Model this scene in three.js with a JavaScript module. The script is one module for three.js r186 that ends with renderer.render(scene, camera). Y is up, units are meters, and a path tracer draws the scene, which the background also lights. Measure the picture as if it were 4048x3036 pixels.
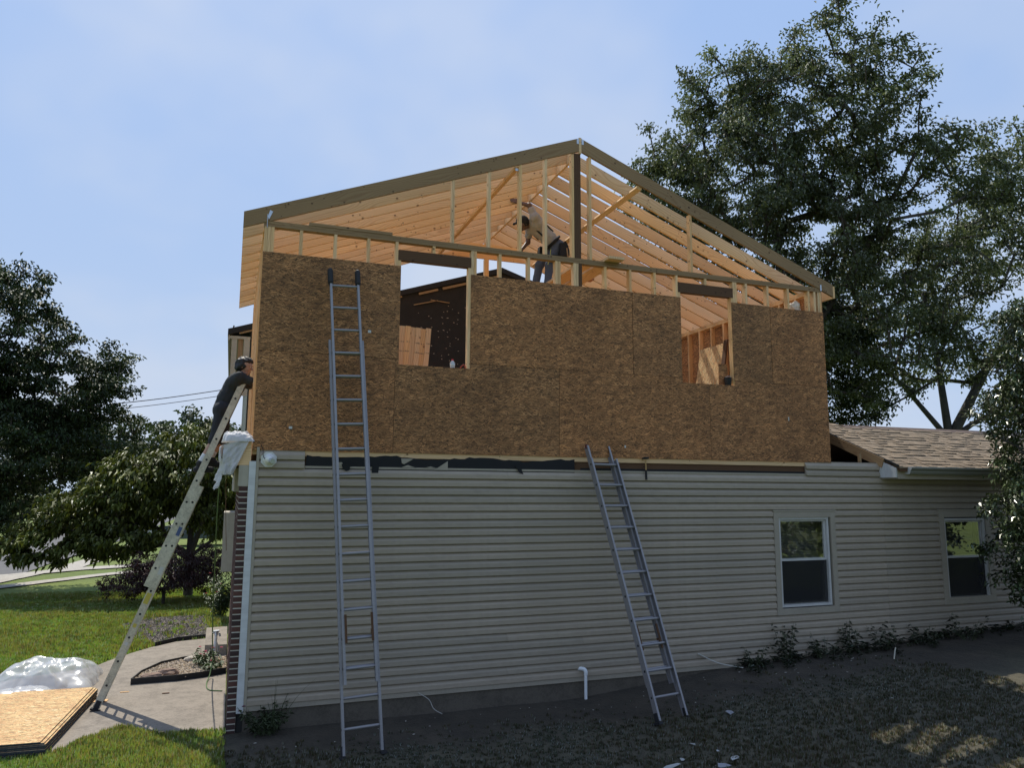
import * as THREE from 'three';
import { mergeGeometries } from 'three/addons/utils/BufferGeometryUtils.js';
import { ImprovedNoise } from 'three/addons/math/ImprovedNoise.js';

// ---------------------------------------------------------------- camera, sky, sun, exposure
const scene = new THREE.Scene();
const camera = new THREE.PerspectiveCamera(54.17, 1024 / 769, 0.1, 2000);
camera.position.set(-0.31, 2.474, 9.6155);
camera.rotation.order = 'YXZ';
camera.rotation.set(0.14159, -0.35516, 0.00505);

const renderer = new THREE.WebGLRenderer({ antialias: true });
renderer.setSize(1024, 769);
renderer.toneMapping = THREE.LinearToneMapping;
renderer.toneMappingExposure = 0.86;
renderer.shadowMap.enabled = true;

const PN = new ImprovedNoise();
const fbm = (x, y, z, o = 4) => { let s = 0, a = 0.5; for (let i = 0; i < o; i++) { s += a * PN.noise(x, y, z); x *= 2.03; y *= 2.03; z *= 2.03; a *= 0.5; } return s; };
const mix = (a, b, t) => a + (b - a) * t, clamp = (x, a = 0, b = 1) => Math.min(b, Math.max(a, x));
const sstep = (a, b, x) => { const t = clamp((x - a) / (b - a)); return t * t * (3 - 2 * t); };
{
  const W = 1024, H = 512, d = new Float32Array(W * H * 4);
  for (let j = 0; j < H; j++) for (let i = 0; i < W; i++) {
    const el = ((j + 0.5) / H - 0.5) * Math.PI, az = ((i + 0.5) / W - 0.5) * 2 * Math.PI;
    const x = Math.cos(el) * Math.cos(az), y = Math.sin(el), z = Math.cos(el) * Math.sin(az);
    const up = Math.max(y, 0);
    const t = Math.pow(1 - up, 2.2);
    let c = [mix(0.36, 0.60, t), mix(0.56, 0.76, t), mix(0.98, 1.0, t)];
    // thin high haze, a little of it everywhere
    const k = 1 / (up + 0.35);
    const n = fbm(x * k * 1.3 + 3.1, z * k * 1.3 + 7.7, 0.4, 5) + 0.35 * fbm(x * k * 4.2, z * k * 4.2, 2.2, 4);
    const cl = sstep(-0.25, 0.5, n) * 0.75;
    c = [mix(c[0], 0.72, cl), mix(c[1], 0.80, cl), mix(c[2], 0.95, cl)];
    const gl = Math.pow(Math.max(0, (-0.055 * x + 0.82 * y - 0.57 * z)), 4) * 0.09; c = [c[0] + gl * 1.1, c[1] + gl, c[2] + gl * 0.8];
    const o = (j * W + i) * 4; d[o] = c[0]; d[o + 1] = c[1]; d[o + 2] = c[2]; d[o + 3] = 1;
  }
  const sky = new THREE.DataTexture(d, W, H, THREE.RGBAFormat, THREE.FloatType);
  sky.mapping = THREE.EquirectangularReflectionMapping; sky.magFilter = THREE.LinearFilter; sky.needsUpdate = true;
  scene.background = sky; scene.environment = sky;
}
const sun = new THREE.DirectionalLight(new THREE.Color(1, 0.94, 0.82), 5);
sun.position.set(-0.065 * 60, 60, -0.69 * 60);
sun.target.position.set(4, 0, 0); sun.position.add(sun.target.position);
sun.castShadow = true; sun.shadow.mapSize.set(4096, 4096);
Object.assign(sun.shadow.camera, { left: -40, right: 40, top: 40, bottom: -40, near: 1, far: 200 });
scene.add(sun, sun.target);

// ---------------------------------------------------------------- helpers
const V = (x, y, z) => new THREE.Vector3(x, y, z);
function rng(seed) { let a = seed >>> 0; return () => { a = (a + 0x6D2B79F5) | 0; let t = Math.imul(a ^ (a >>> 15), 1 | a); t = (t + Math.imul(t ^ (t >>> 7), 61 | t)) ^ t; return ((t ^ (t >>> 14)) >>> 0) / 4294967296; }; }
const used = {};
function numbered(n) { const k = used[n] = (used[n] ?? -1) + 1; return k ? n + '_' + String(k).padStart(3, '0') : n; }
function thing(name, label, category, pos = [0, 0, 0], group) {
  const o = new THREE.Group(); o.name = numbered(name); o.position.set(...pos); scene.add(o);
  o.userData = { label, category }; if (group) o.userData.group = group; return o;
}
function obj(name, geo, m, parent = scene) {
  const g = Array.isArray(geo) ? merge(geo) : geo;
  const o = new THREE.Mesh(g, m); o.name = parent === scene ? numbered(name) : name; o.castShadow = o.receiveShadow = true; parent.add(o); return o;
}
function tag(o, label, category, group) { o.userData = { label, category }; if (group) o.userData.group = group; return o; }
function struct(o) { o.userData = { kind: 'structure' }; return o; }
function merge(list) {
  const l = list.map(g => { const h = g.index ? g.toNonIndexed() : g; for (const k of Object.keys(h.attributes)) if (!['position', 'normal', 'uv', 'color'].includes(k)) h.deleteAttribute(k); return h; });
  const hasC = l.some(g => g.attributes.color);
  for (const g of l) {
    const n = g.attributes.position.count;
    if (!g.attributes.uv) g.setAttribute('uv', new THREE.BufferAttribute(new Float32Array(n * 2), 2));
    if (hasC && !g.attributes.color) g.setAttribute('color', new THREE.BufferAttribute(new Float32Array(n * 3).fill(1), 3));
  }
  return l.length === 1 ? l[0] : mergeGeometries(l);
}
const toS = x => x <= 0.0031308 ? 12.92 * x : 1.055 * Math.pow(x, 1 / 2.4) - 0.055;
function tex(w, h, fn, sx = 1, sy = 1, srgb = true) {
  const d = new Uint8Array(w * h * 4);
  for (let j = 0; j < h; j++) for (let i = 0; i < w; i++) { const c = fn(i, j), o = (j * w + i) * 4; for (let k = 0; k < 3; k++) d[o + k] = Math.round(255 * clamp(srgb ? toS(c[k]) : c[k])); d[o + 3] = 255; }
  return finish(d, w, h, sx, sy, srgb);
}
function finish(d, w, h, sx, sy, srgb) {
  const t = new THREE.DataTexture(d, w, h); t.wrapS = t.wrapT = THREE.RepeatWrapping; t.magFilter = THREE.LinearFilter; t.minFilter = THREE.LinearMipmapLinearFilter; t.generateMipmaps = true;
  t.repeat.set(1 / sx, 1 / sy); if (srgb) t.colorSpace = THREE.SRGBColorSpace; t.needsUpdate = true; return t;
}
function pnoise(seed, px, py) { // periodic value noise
  const r = rng(seed), a = new Float32Array(px * py).map(() => r());
  return (u, v) => { const x = u * px, y = v * py, i = Math.floor(x), j = Math.floor(y); let f = x - i, g = y - j; f = f * f * (3 - 2 * f); g = g * g * (3 - 2 * g);
    const q = (m, n) => a[((n % py) + py) % py * px + ((m % px) + px) % px];
    return mix(mix(q(i, j), q(i + 1, j), f), mix(q(i, j + 1), q(i + 1, j + 1), f), g); };
}
// prism: polygon (with holes) in plane 'xy' | 'zy' | 'xz' pushed from d0 to d1; uv in metres along axis
function prism(pts, d0, d1, { plane = 'xy', axis = [1, 0], off = [0, 0], holes = [] } = {}) {
  const P2 = p => new THREE.Vector2(p[0], p[1]);
  let out = pts.map(P2); if (THREE.ShapeUtils.isClockWise(out)) out.reverse();
  const hs = holes.map(h => { const q = h.map(P2); if (!THREE.ShapeUtils.isClockWise(q)) q.reverse(); return q; });
  const tri = THREE.ShapeUtils.triangulateShape(out, hs), all = out.concat(...hs);
  const to = plane === 'xy' ? (p, d) => [p.x, p.y, d] : plane === 'zy' ? (p, d) => [d, p.y, p.x] : (p, d) => [p.x, d, p.y];
  const flip = plane !== 'xy'; const l = Math.hypot(...axis), ax = axis[0] / l, ay = axis[1] / l;
  const uv = p => [p.x * ax + p.y * ay + off[0], -p.x * ay + p.y * ax + off[1]];
  const pos = [], uvs = [], lo = Math.min(d0, d1), hi = Math.max(d0, d1);
  const push = (a, b, c) => { for (const q of flip ? [a, c, b] : [a, b, c]) { pos.push(...q[0]); uvs.push(...q[1]); } };
  for (const [a, b, c] of tri) {
    const A = all[a], B = all[b], C = all[c];
    push([to(A, hi), uv(A)], [to(B, hi), uv(B)], [to(C, hi), uv(C)]); push([to(A, lo), uv(A)], [to(C, lo), uv(C)], [to(B, lo), uv(B)]);
  }
  for (const ring of [out, ...hs]) for (let i = 0; i < ring.length; i++) {
    const A = ring[i], B = ring[(i + 1) % ring.length], ua = uv(A), ub = uv(B), along = Math.abs((B.x - A.x) * ax + (B.y - A.y) * ay) > Math.abs(-(B.x - A.x) * ay + (B.y - A.y) * ax);
    const w = hi - lo, q = (u, k) => along ? [u[0], u[1] + k] : [u[0] + k, u[1]];
    push([to(A, lo), q(ua, 0)], [to(B, lo), q(ub, 0)], [to(B, hi), q(ub, w)]); push([to(A, lo), q(ua, 0)], [to(B, hi), q(ub, w)], [to(A, hi), q(ua, w)]);
  }
  const g = new THREE.BufferGeometry(); g.setAttribute('position', new THREE.Float32BufferAttribute(pos, 3)); g.setAttribute('uv', new THREE.Float32BufferAttribute(uvs, 2)); g.computeVertexNormals(); return g;
}
const R0 = rng(77);
// box with uv in metres, grain along its longest side
function bx(x0, x1, y0, y1, z0, z1, off) {
  const w = x1 - x0, h = y1 - y0, d = z1 - z0; off ??= [R0() * 3, R0() * 3];
  const pl = d <= Math.min(w, h) ? 'xy' : w <= h ? 'zy' : 'xz';
  if (pl === 'xy') return prism([[x0, y0], [x1, y0], [x1, y1], [x0, y1]], z0, z1, { axis: w >= h ? [1, 0] : [0, 1], off });
  if (pl === 'zy') return prism([[z0, y0], [z1, y0], [z1, y1], [z0, y1]], x0, x1, { plane: 'zy', axis: d >= h ? [1, 0] : [0, 1], off });
  return prism([[x0, z0], [x1, z0], [x1, z1], [x0, z1]], y0, y1, { plane: 'xz', axis: w >= d ? [1, 0] : [0, 1], off });
}
// board from p to q, w wide along the given side direction and t thick
function board(p, q, w, t, side = V(0, 1, 0)) {
  const u = q.clone().sub(p), L = u.length(); u.normalize(); const n = V().crossVectors(u, side).normalize(), s = V().crossVectors(n, u);
  const g = bx(0, L, -w / 2, w / 2, -t / 2, t / 2); g.applyMatrix4(new THREE.Matrix4().makeBasis(u, s, n).setPosition(p)); return g;
}
function tube(pts, r, seg = 24, rs = 8, closed = false) { return new THREE.TubeGeometry(new THREE.CatmullRomCurve3(pts, closed), seg, r, rs, closed); }
function cyl(p, q, r0, r1 = r0, n = 12) {
  const d = q.clone().sub(p), g = new THREE.CylinderGeometry(r1, r0, d.length(), n); g.translate(0, d.length() / 2, 0);
  g.applyQuaternion(new THREE.Quaternion().setFromUnitVectors(V(0, 1, 0), d.normalize())); g.translate(p.x, p.y, p.z); return g;
}

// ---------------------------------------------------------------- textures and materials
const std = (c, o = {}) => new THREE.MeshStandardMaterial({ color: new THREE.Color().setRGB(...c), roughness: 0.85, ...o });
const phy = (c, o = {}) => new THREE.MeshPhysicalMaterial({ color: new THREE.Color().setRGB(...c), roughness: 0.85, ...o });
function woodTex(seed, knotty) {
  const W = 2048, H = 512, SX = 3, SY = 0.75, r = rng(seed);
  const n1 = pnoise(seed + 1, 5, 6), n2 = pnoise(seed + 2, 24, 90), n3 = pnoise(seed + 3, 60, 400), n4 = pnoise(seed + 4, 3, 3);
  const knots = []; for (let i = 0; i < knotty; i++) knots.push([r() * SX, r() * SY, 0.006 + 0.011 * r() * r()]);
  const near = new Map(); // bucket knots by 10 cm column
  for (const k of knots) for (let b = Math.floor((k[0] - 0.15) * 10); b <= Math.floor((k[0] + 0.15) * 10); b++) { const q = ((b % 30) + 30) % 30; if (!near.has(q)) near.set(q, []); near.get(q).push(k); }
  return tex(W, H, (i, j) => {
    const u = i / W, v = j / H, x = u * SX, y = v * SY;
    let warp = 0, dark = 0;
    for (const k of near.get(Math.floor(x * 10)) ?? []) {
      let dx = x - k[0], dy = y - k[1]; if (dx > SX / 2) dx -= SX; if (dx < -SX / 2) dx += SX; if (dy > SY / 2) dy -= SY; if (dy < -SY / 2) dy += SY;
      const q = dx * dx / 6 + dy * dy, s = k[2]; warp += dy / (Math.abs(dy) + 0.01) * s * 2.2 * Math.exp(-q / (s * s * 5));
      const e = Math.sqrt(dx * dx / 1.5 + dy * dy) / s; if (e < 1.5) dark = Math.max(dark, 1 - sstep(0.55, 1.5, e) * 1.0);
    }
    const ring = Math.sin(((v * 26 + warp * 55 + 5 * n1(u, v)) * 2 * Math.PI)), late = Math.pow(0.5 + 0.5 * ring, 3);
    const fine = 0.5 * n2(u, v) + 0.5 * n3(u, v), tone = 0.88 + 0.24 * n4(u, v);
    let c = [0.82, 0.555, 0.30]; const l = 0.28 * late + 0.16 * (fine - 0.5);
    c = [c[0] * tone * (1 - 0.6 * l), c[1] * tone * (1 - 0.85 * l), c[2] * tone * (1 - l)];
    return [mix(c[0], 0.13, dark * 0.85), mix(c[1], 0.05, dark * 0.85), mix(c[2], 0.02, dark * 0.85)];
  }, SX, SY);
}
const woodMap = woodTex(11, 46), woodMap2 = woodTex(23, 20);
const M = {};
M.wood = [[1, 1, 1], [0.96, 0.90, 0.80], [1, 0.91, 0.76], [0.90, 0.90, 0.90], [0.84, 0.78, 0.70], [1, 0.94, 0.88], [0.92, 0.80, 0.66]].map((c, i) => std(c, { map: i % 2 ? woodMap2 : woodMap, roughness: 0.75 }));
M.woodFaceShaded = std([0.36, 0.335, 0.305], { map: woodMap, roughness: 0.85 });  // stained front lumber, with its shade also put into a darker, greyer tint
M.woodOld = std([0.13, 0.095, 0.08], { map: woodMap, roughness: 0.9 });
M.woodGrey = std([0.42, 0.40, 0.38], { map: woodMap2, roughness: 0.9 });
M.woodRed = std([0.55, 0.33, 0.25], { map: woodMap2, roughness: 0.85 });
const wr = rng(5), wood = () => M.wood[Math.floor(wr() * 7)];
function osbTex() {
  const N = 1024, SX = 2.0, d = new Float32Array(N * N * 3), hgt = new Float32Array(N * N), r = rng(31), lf = pnoise(8, 5, 5), lf2 = pnoise(9, 22, 40);
  for (let i = 0; i < N * N; i++) { d[i * 3] = 0.30; d[i * 3 + 1] = 0.185; d[i * 3 + 2] = 0.085; }
  for (let s = 0; s < 24000; s++) {
    const cx = r() * N, cy = r() * N, k = r(), L = k < 0.12 ? 8 + 14 * r() : 16 + 34 * r(), w = 1.8 + 5 * r() * r(), a = (r() + r() + r() - 1.5) * 0.75 + (r() < 0.08 ? 1.0 : 0), ca = Math.cos(a), sa = Math.sin(a), h = r();
    const dk = k < 0.12 ? 0.13 : k < 0.3 ? 0.45 : k > 0.86 ? 1.75 : 0.72 + 0.5 * r(), hue = 0.93 + 0.14 * r();
    const c = [0.50 * dk, 0.325 * dk * hue, 0.165 * dk * hue * hue];
    const R = Math.ceil(L / 2 + 2);
    for (let y = -R; y <= R; y++) {
      const inv = Math.abs(sa) > 1e-3;
      for (let x = -R; x <= R; x++) {
        const u = (x * ca + y * sa) / (L / 2), v = (-x * sa + y * ca) / (w / 2); if (u > 1 || u < -1 || v > 1 || v < -1) continue;
        const o = (((Math.floor(cy + y) % N) + N) % N) * N + (((Math.floor(cx + x) % N) + N) % N), e = 1 - 0.35 * Math.max(Math.abs(v) ** 4, Math.abs(u) ** 8);
        d[o * 3] = c[0] * e; d[o * 3 + 1] = c[1] * e; d[o * 3 + 2] = c[2] * e; hgt[o] = 0.3 + 0.7 * h;
      }
    }
  }
  const t = new Uint8Array(N * N * 4), b = new Uint8Array(N * N * 4);
  for (let j = 0; j < N; j++) for (let i = 0; i < N; i++) {
    const o = j * N + i, m = 0.70 + 0.3 * lf(i / N, j / N) + 0.3 * lf2(i / N, j / N);
    for (let k = 0; k < 3; k++) t[o * 4 + k] = 255 * toS(clamp(d[o * 3 + k] * m)); t[o * 4 + 3] = 255; b[o * 4] = b[o * 4 + 1] = b[o * 4 + 2] = 255 * hgt[o]; b[o * 4 + 3] = 255;
  }
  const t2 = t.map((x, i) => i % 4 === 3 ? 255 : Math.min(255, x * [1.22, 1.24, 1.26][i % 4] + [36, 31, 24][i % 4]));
  return [finish(t, N, N, SX, SX, true), finish(b, N, N, SX, SX, false), finish(t2, N, N, SX, SX, true)];
}
const [osbMap, osbBump, osbLight] = osbTex();
M.osb = [std([0.76, 0.54, 0.41], { map: osbMap, bumpMap: osbBump, bumpScale: 0.0015 }), std([0.69, 0.505, 0.39], { map: osbMap, bumpMap: osbBump, bumpScale: 0.0015 }), std([0.80, 0.56, 0.415], { map: osbMap, bumpMap: osbBump, bumpScale: 0.0015 })];
M.osbIn = std([0.95, 0.72, 0.58], { map: osbMap });
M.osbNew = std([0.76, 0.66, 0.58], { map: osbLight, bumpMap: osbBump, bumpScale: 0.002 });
M.osbEdge = std([0.035, 0.045, 0.055]);
const nz = pnoise(3, 16, 16), nz2 = pnoise(4, 64, 64), nz3 = pnoise(5, 200, 200);
const speckle = tex(512, 512, (i, j) => { const u = i / 512, v = j / 512, s = 0.72 + 0.28 * nz(u, v) + 0.2 * (nz2(u, v) - 0.5) + 0.3 * (nz3(u, v) - 0.5); return [s, s, s]; }, 2, 2);
const fineSpeck = tex(512, 512, (i, j) => { const u = i / 512, v = j / 512, s = 0.9 + 0.1 * nz(u, v) + 0.12 * (nz3(u, v) - 0.5); return [s, s, s]; }, 2, 2);
const streak = tex(512, 512, (i, j) => { const u = i / 512, v = j / 512, s = 0.84 + 0.12 * nz(u * 4 % 1, v * 0.25) + 0.1 * (nz3(u, v * 0.1) - 0.5) + 0.08 * nz2(u, v); return [s, s, s]; }, 3, 3);
M.siding = [std([0.36, 0.298, 0.225], { map: streak, roughness: 0.6 }), std([0.34, 0.284, 0.216], { map: streak, roughness: 0.6 }), std([0.377, 0.309, 0.231], { map: streak, roughness: 0.6 })];
M.beige = std([0.42, 0.375, 0.30], { map: streak, roughness: 0.7 });
M.beigeTrim = std([0.36, 0.31, 0.24], { map: fineSpeck, roughness: 0.6 });
M.white = std([0.55, 0.535, 0.51], { map: fineSpeck, roughness: 0.5 });
M.whiteDirty = std([0.62, 0.62, 0.62], { map: streak, roughness: 0.55 });
M.concrete = std([0.305, 0.26, 0.21], { map: speckle, roughness: 0.9, bumpMap: speckle, bumpScale: 0.003 });
M.foundation = std([0.115, 0.095, 0.072], { map: speckle });
M.mortar = std([0.58, 0.53, 0.45], { map: fineSpeck });
M.brick = [[0.085, 0.036, 0.028], [0.065, 0.030, 0.025], [0.11, 0.045, 0.034], [0.05, 0.027, 0.024]].map(c => std(c, { map: speckle }));
M.black = std([0.012, 0.012, 0.013], { roughness: 0.9 });
M.felt = std([0.02, 0.018, 0.017], { map: speckle, roughness: 0.9 });
M.dark = std([0.03, 0.028, 0.026], { roughness: 0.9 });
M.alu = std([0.30, 0.285, 0.29], { metalness: 0.45, roughness: 0.5, map: fineSpeck });
M.aluOld = std([0.36, 0.355, 0.36], { metalness: 0.6, roughness: 0.5, map: speckle });
M.aluWarm = std([0.62, 0.58, 0.47], { metalness: 0.35, roughness: 0.5, map: speckle });
M.galv = std([0.55, 0.58, 0.62], { metalness: 0.7, roughness: 0.4 });
M.rubber = std([0.014, 0.014, 0.016], { roughness: 0.7 });
M.redCap = std([0.10, 0.02, 0.018], { roughness: 0.6 });
M.glass = phy([1, 1, 1], { transmission: 1, roughness: 0.02, thickness: 0, ior: 2.0 });
M.screen = std([0.02, 0.02, 0.02], { transparent: true, opacity: 0.6, roughness: 1 });
M.blind = std([0.08, 0.08, 0.07], { roughness: 0.7 });
M.pvc = std([0.75, 0.76, 0.77], { roughness: 0.4 });
M.rock = std([0.30, 0.20, 0.15], { map: speckle, bumpMap: speckle, bumpScale: 0.01 });
M.rockPale = std([0.5, 0.44, 0.36], { map: speckle });
M.plastic = phy([0.93, 0.94, 0.95], { transmission: 0.62, roughness: 0.22, thickness: 0 });
M.plasticWhite = phy([0.62, 0.61, 0.61], { transmission: 0.3, roughness: 0.7, thickness: 0 });
M.bark = std([0.075, 0.06, 0.048], { map: speckle, bumpMap: speckle, bumpScale: 0.02 });
M.barkGrey = std([0.10, 0.09, 0.08], { map: speckle, bumpMap: speckle, bumpScale: 0.02 });
// ---------------------------------------------------------------- ground
function lin(x, ...p) { for (let i = 0; i + 3 < p.length; i += 2) if (x <= p[i + 2]) return mix(p[i + 1], p[i + 3], clamp((x - p[i]) / (p[i + 2] - p[i]))); return p[p.length - 1]; }
function gy(x, z) {
  const rise = lin(x, 4.2, 0, 6.9, 0.25, 9.5, 0.34, 12, 0.48, 17, 0.6);
  const back = lin(-z, 5, 0, 9, -0.05, 15, -0.3, 25, -0.4, 45, -0.5, 120, -0.6) * (1 - sstep(6, 12, x));
  return -0.29 + rise - 0.012 * clamp(z, 0, 8) + back + 0.02 * fbm(x * 0.9, 0.3, z * 0.9, 2);
}
const inPoly = (x, z, P) => { let c = false; for (let i = 0, j = P.length - 1; i < P.length; j = i++) if ((P[i][1] > z) !== (P[j][1] > z) && x < (P[j][0] - P[i][0]) * (z - P[i][1]) / (P[j][1] - P[i][1]) + P[i][0]) c = !c; return c; };
const mulchPoly = [[-2.3, -8.4], [-1.76, -9.2], [-0.7, -9.4], [-0.45, -6.2], [-1.1, -6.0], [-1.5, -5.7], [-2.0, -7.2]];
const soilAmount = (x, z) => { // bare earth along the gable wall
  if (z < -0.3 || x < -0.6) return inPoly(x, z, mulchPoly) ? 1 : 0;
  const n = fbm(x * 0.7, 1.7, z * 0.7, 3);
  return clamp(sstep(1.5, 0.55, z + n * 1.2 - (x > 4 ? 0.2 : 0)) + 0.35 * sstep(0.05, 0.3, n)) * sstep(-0.7, 0.2, x);
};
{
  const line = (a, b, s, far, g) => { const l = []; for (let x = a; x <= b; x += s) l.push(x); let d = s; for (let x = b; x < far;) { d *= g; x += d; l.push(x); } d = s; for (let x = a; x > -far;) { d *= g; x -= d; l.unshift(x); } return l; };
  const xs = line(-9, 14, 0.16, 420, 1.25), zs = line(-16, 5.5, 0.16, 420, 1.25), pos = [], col = [], uv = [], idx = [];
  for (const z of zs) for (const x of xs) {
    pos.push(x, gy(x, z), z); uv.push(x, z);
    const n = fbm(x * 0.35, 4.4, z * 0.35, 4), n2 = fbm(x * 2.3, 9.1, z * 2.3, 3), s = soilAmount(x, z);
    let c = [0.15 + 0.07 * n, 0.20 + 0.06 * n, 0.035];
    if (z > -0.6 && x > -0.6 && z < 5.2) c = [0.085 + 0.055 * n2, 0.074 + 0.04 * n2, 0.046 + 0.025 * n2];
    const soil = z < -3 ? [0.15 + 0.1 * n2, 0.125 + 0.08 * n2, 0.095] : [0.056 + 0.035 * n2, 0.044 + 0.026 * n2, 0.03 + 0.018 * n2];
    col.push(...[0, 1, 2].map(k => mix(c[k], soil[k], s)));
  }
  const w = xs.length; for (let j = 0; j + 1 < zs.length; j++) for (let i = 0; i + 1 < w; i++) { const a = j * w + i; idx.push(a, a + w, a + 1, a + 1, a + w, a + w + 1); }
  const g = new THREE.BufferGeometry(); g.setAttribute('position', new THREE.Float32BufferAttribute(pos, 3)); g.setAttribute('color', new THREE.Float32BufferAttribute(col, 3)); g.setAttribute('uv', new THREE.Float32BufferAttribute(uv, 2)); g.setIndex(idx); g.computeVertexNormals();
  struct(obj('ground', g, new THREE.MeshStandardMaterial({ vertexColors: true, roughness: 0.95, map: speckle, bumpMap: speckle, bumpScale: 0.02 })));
}
// sheet draped a few millimetres over the ground, as a strip between two edge lines
function strip(name, A, B, lift, m, n = 40) {
  const pos = [], uv = [], idx = [], at = (P, t) => { const k = Math.min(P.length - 2, Math.floor(t * (P.length - 1))), f = t * (P.length - 1) - k; return [mix(P[k][0], P[k + 1][0], f), mix(P[k][1], P[k + 1][1], f)]; };
  for (let i = 0; i <= n; i++) for (let j = 0; j <= 4; j++) { const a = at(A, i / n), b = at(B, i / n), x = mix(a[0], b[0], j / 4), z = mix(a[1], b[1], j / 4); pos.push(x, gy(x, z) + lift, z); uv.push(x, z); }
  for (let i = 0; i < n; i++) for (let j = 0; j < 4; j++) { const a = i * 5 + j; idx.push(a, a + 1, a + 5, a + 1, a + 6, a + 5); }
  const g = new THREE.BufferGeometry(); g.setAttribute('position', new THREE.Float32BufferAttribute(pos, 3)); g.setAttribute('uv', new THREE.Float32BufferAttribute(uv, 2)); g.setIndex(idx); g.computeVertexNormals();
  return struct(obj(name, g, m));
}
M.asphalt = std([0.14, 0.135, 0.135], { map: speckle, roughness: 0.9 }); M.path = std([0.46, 0.42, 0.36], { map: speckle });
strip('road', [[-7.4, -20], [-7.3, -28], [-6.6, -45], [-5.5, -110]], [[-16, -20], [-15.5, -28], [-14, -45], [-12, -110]], 0.03, M.asphalt);
strip('sidewalk', [[-5.9, -24], [-5.15, -32], [-4.6, -44], [-4, -90]], [[-6.9, -24], [-6.05, -32], [-5.6, -44], [-5, -90]], 0.035, M.path);
strip('driveway_apron', [[-7.6, -18.6], [-7.1, -20.8], [-6.6, -23.2], [-5.4, -24.4], [-3.2, -25.4]], [[-9.4, -22.2], [-7.7, -23.3], [-6.9, -24.4], [-5.6, -25.7], [-3.0, -26.8]], 0.04, M.path);
strip('footpath', [[-8.2, -16.6], [-6.6, -18.6], [-4.4, -21.6], [-1.6, -24.2]], [[-8.8, -17.2], [-7.0, -19.4], [-4.5, -22.6], [-1.4, -25.2]], 0.04, M.path);
{ // concrete walk at the corner, in slabs with a joint
  const w = new THREE.Group(); w.name = 'walkway'; w.userData = { kind: 'structure' }; scene.add(w);
  const T = -0.272, B = -0.42;
  const near = [[-4.4, 0.35], [-2.6, 0.3], [-1.86, 0.10], [-1.66, -0.08], [-1.34, -0.50], [-1.1, -0.22], [-0.87, -0.06], [-0.45, -0.02], [-0.215, -0.06], [-0.215, -4.02], [-2.16, -4.10], [-3.3, -3.5], [-4.4, -2.9]];
  obj('slab', prism(near, B, T, { plane: 'xz' }), M.concrete, w);
  obj('slab', prism([[-0.215, -4.035], [-2.16, -4.115], [-1.86, -4.82], [-1.46, -5.45], [-1.08, -5.85], [-0.57, -6.0], [-0.215, -6.0]], B, T - 0.004, { plane: 'xz', off: [0.7, 1.3] }), M.concrete, w);
}

// ---------------------------------------------------------------- house
const house = thing('house', 'house being enlarged: beige siding below, bare sheathing and open rafters above', 'house');
const part = (n, g, m) => obj(n, g, m, house);
const E = 0.1053;                                           // exposure of one siding course
const yTop = x => 7.719 - 0.385 * Math.abs(x - 4.325), RV = 0.204, yBot = x => yTop(x) - RV;
// solid lower walls behind the cladding, with the two window holes
{
  const hole = (x0, x1, y0, y1) => [[x0, y0], [x1, y0], [x1, y1], [x0, y1]];
  part('wall', prism([[-0.1, -0.35], [17, -0.35], [17, 2.75], [-0.1, 2.75]], -0.16, -0.035, { holes: [hole(7.64, 8.61, 0.74, 2.09), hole(11.08, 12.05, 0.70, 2.05)] }), M.dark);
  part('foundation', prism([[-0.03, -0.6], [17, -0.6], [17, -0.06], [-0.03, -0.06]], -0.034, -0.008), M.foundation);
  part('inner_wall', [bx(-0.1, 17, -0.3, 2.72, -5.2, -5.0), bx(16.9, 17, -0.3, 2.72, -5, -0.16), bx(9.6, 9.7, -0.3, 2.72, -5, -0.16)], std([0.35, 0.34, 0.32]));
  part('floor_deck', bx(-0.08, 8.742, 2.90, 2.985, -5.1, -0.06), M.wood[1]);
  part('inner_wall', bx(8.742, 17, 2.66, 2.7, -5.1, -0.16), M.dark);
}
// vinyl siding, course by course
{
  const prof = [[-0.018, 0.010], [0.020, 0.008], [0.0235, 0.0], [0.0255, 0.003], [0.0235, 0.054], [0.0165, 0.066], [0.0040, 0.082], [-0.008, 0.097], [-0.013, E + 0.012], [-0.018, E + 0.012]];
  const cache = {}, sr = rng(9);
  const course = (x0, x1, y) => {
    const k = x0 + '|' + x1; cache[k] ??= prism(prof, x0, x1, { plane: 'zy', axis: [0, 1], off: [x0, sr()] });
    const o = part('siding_course', cache[k], M.siding[Math.floor(sr() * 3)]); o.position.set(0, y + (sr() - 0.5) * 0.002, 0); o.rotation.z = (sr() - 0.5) * 0.0006;
  };
  for (let k = -2; k <= 25; k++) {
    const y = (25 - k) * E;
    if (k < 0) { course(0.006, 0.535, y); course(8.222, 9.76, y); continue; }
    const inW = y + E > 0.64 && y < 2.18, s = [[0.006, 9.755], [9.758, 17]];
    if (!inW) { const j = 3.2 + (k % 4) * 1.1; course(0.006, +j.toFixed(2), y); course(+(j + 0.002).toFixed(3), 9.755, y); course(9.758, 17, y); }
    else { course(0.006, 7.542, y); course(8.738, 9.755, y); course(9.758, 10.962, y); course(12.17, 17, y); }
  }
  part('starter_strip', bx(0.006, 17, -0.062, -0.002, -0.006, 0.013), M.beigeTrim);
  part('nailing_flange', [bx(0.54, 8.22, 2.742, 2.768, -0.007, -0.001), bx(0.0, 0.5, 2.953, 2.972, -0.007, -0.001)], M.beigeTrim);
  part('corner_post', bx(-0.028, 0.004, -0.12, 2.985, -0.03, 0.022), M.beigeTrim);
  part('corner_board', bx(-0.107, -0.03, -0.075, 2.815, -0.03, 0.018), M.whiteDirty);
}
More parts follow.
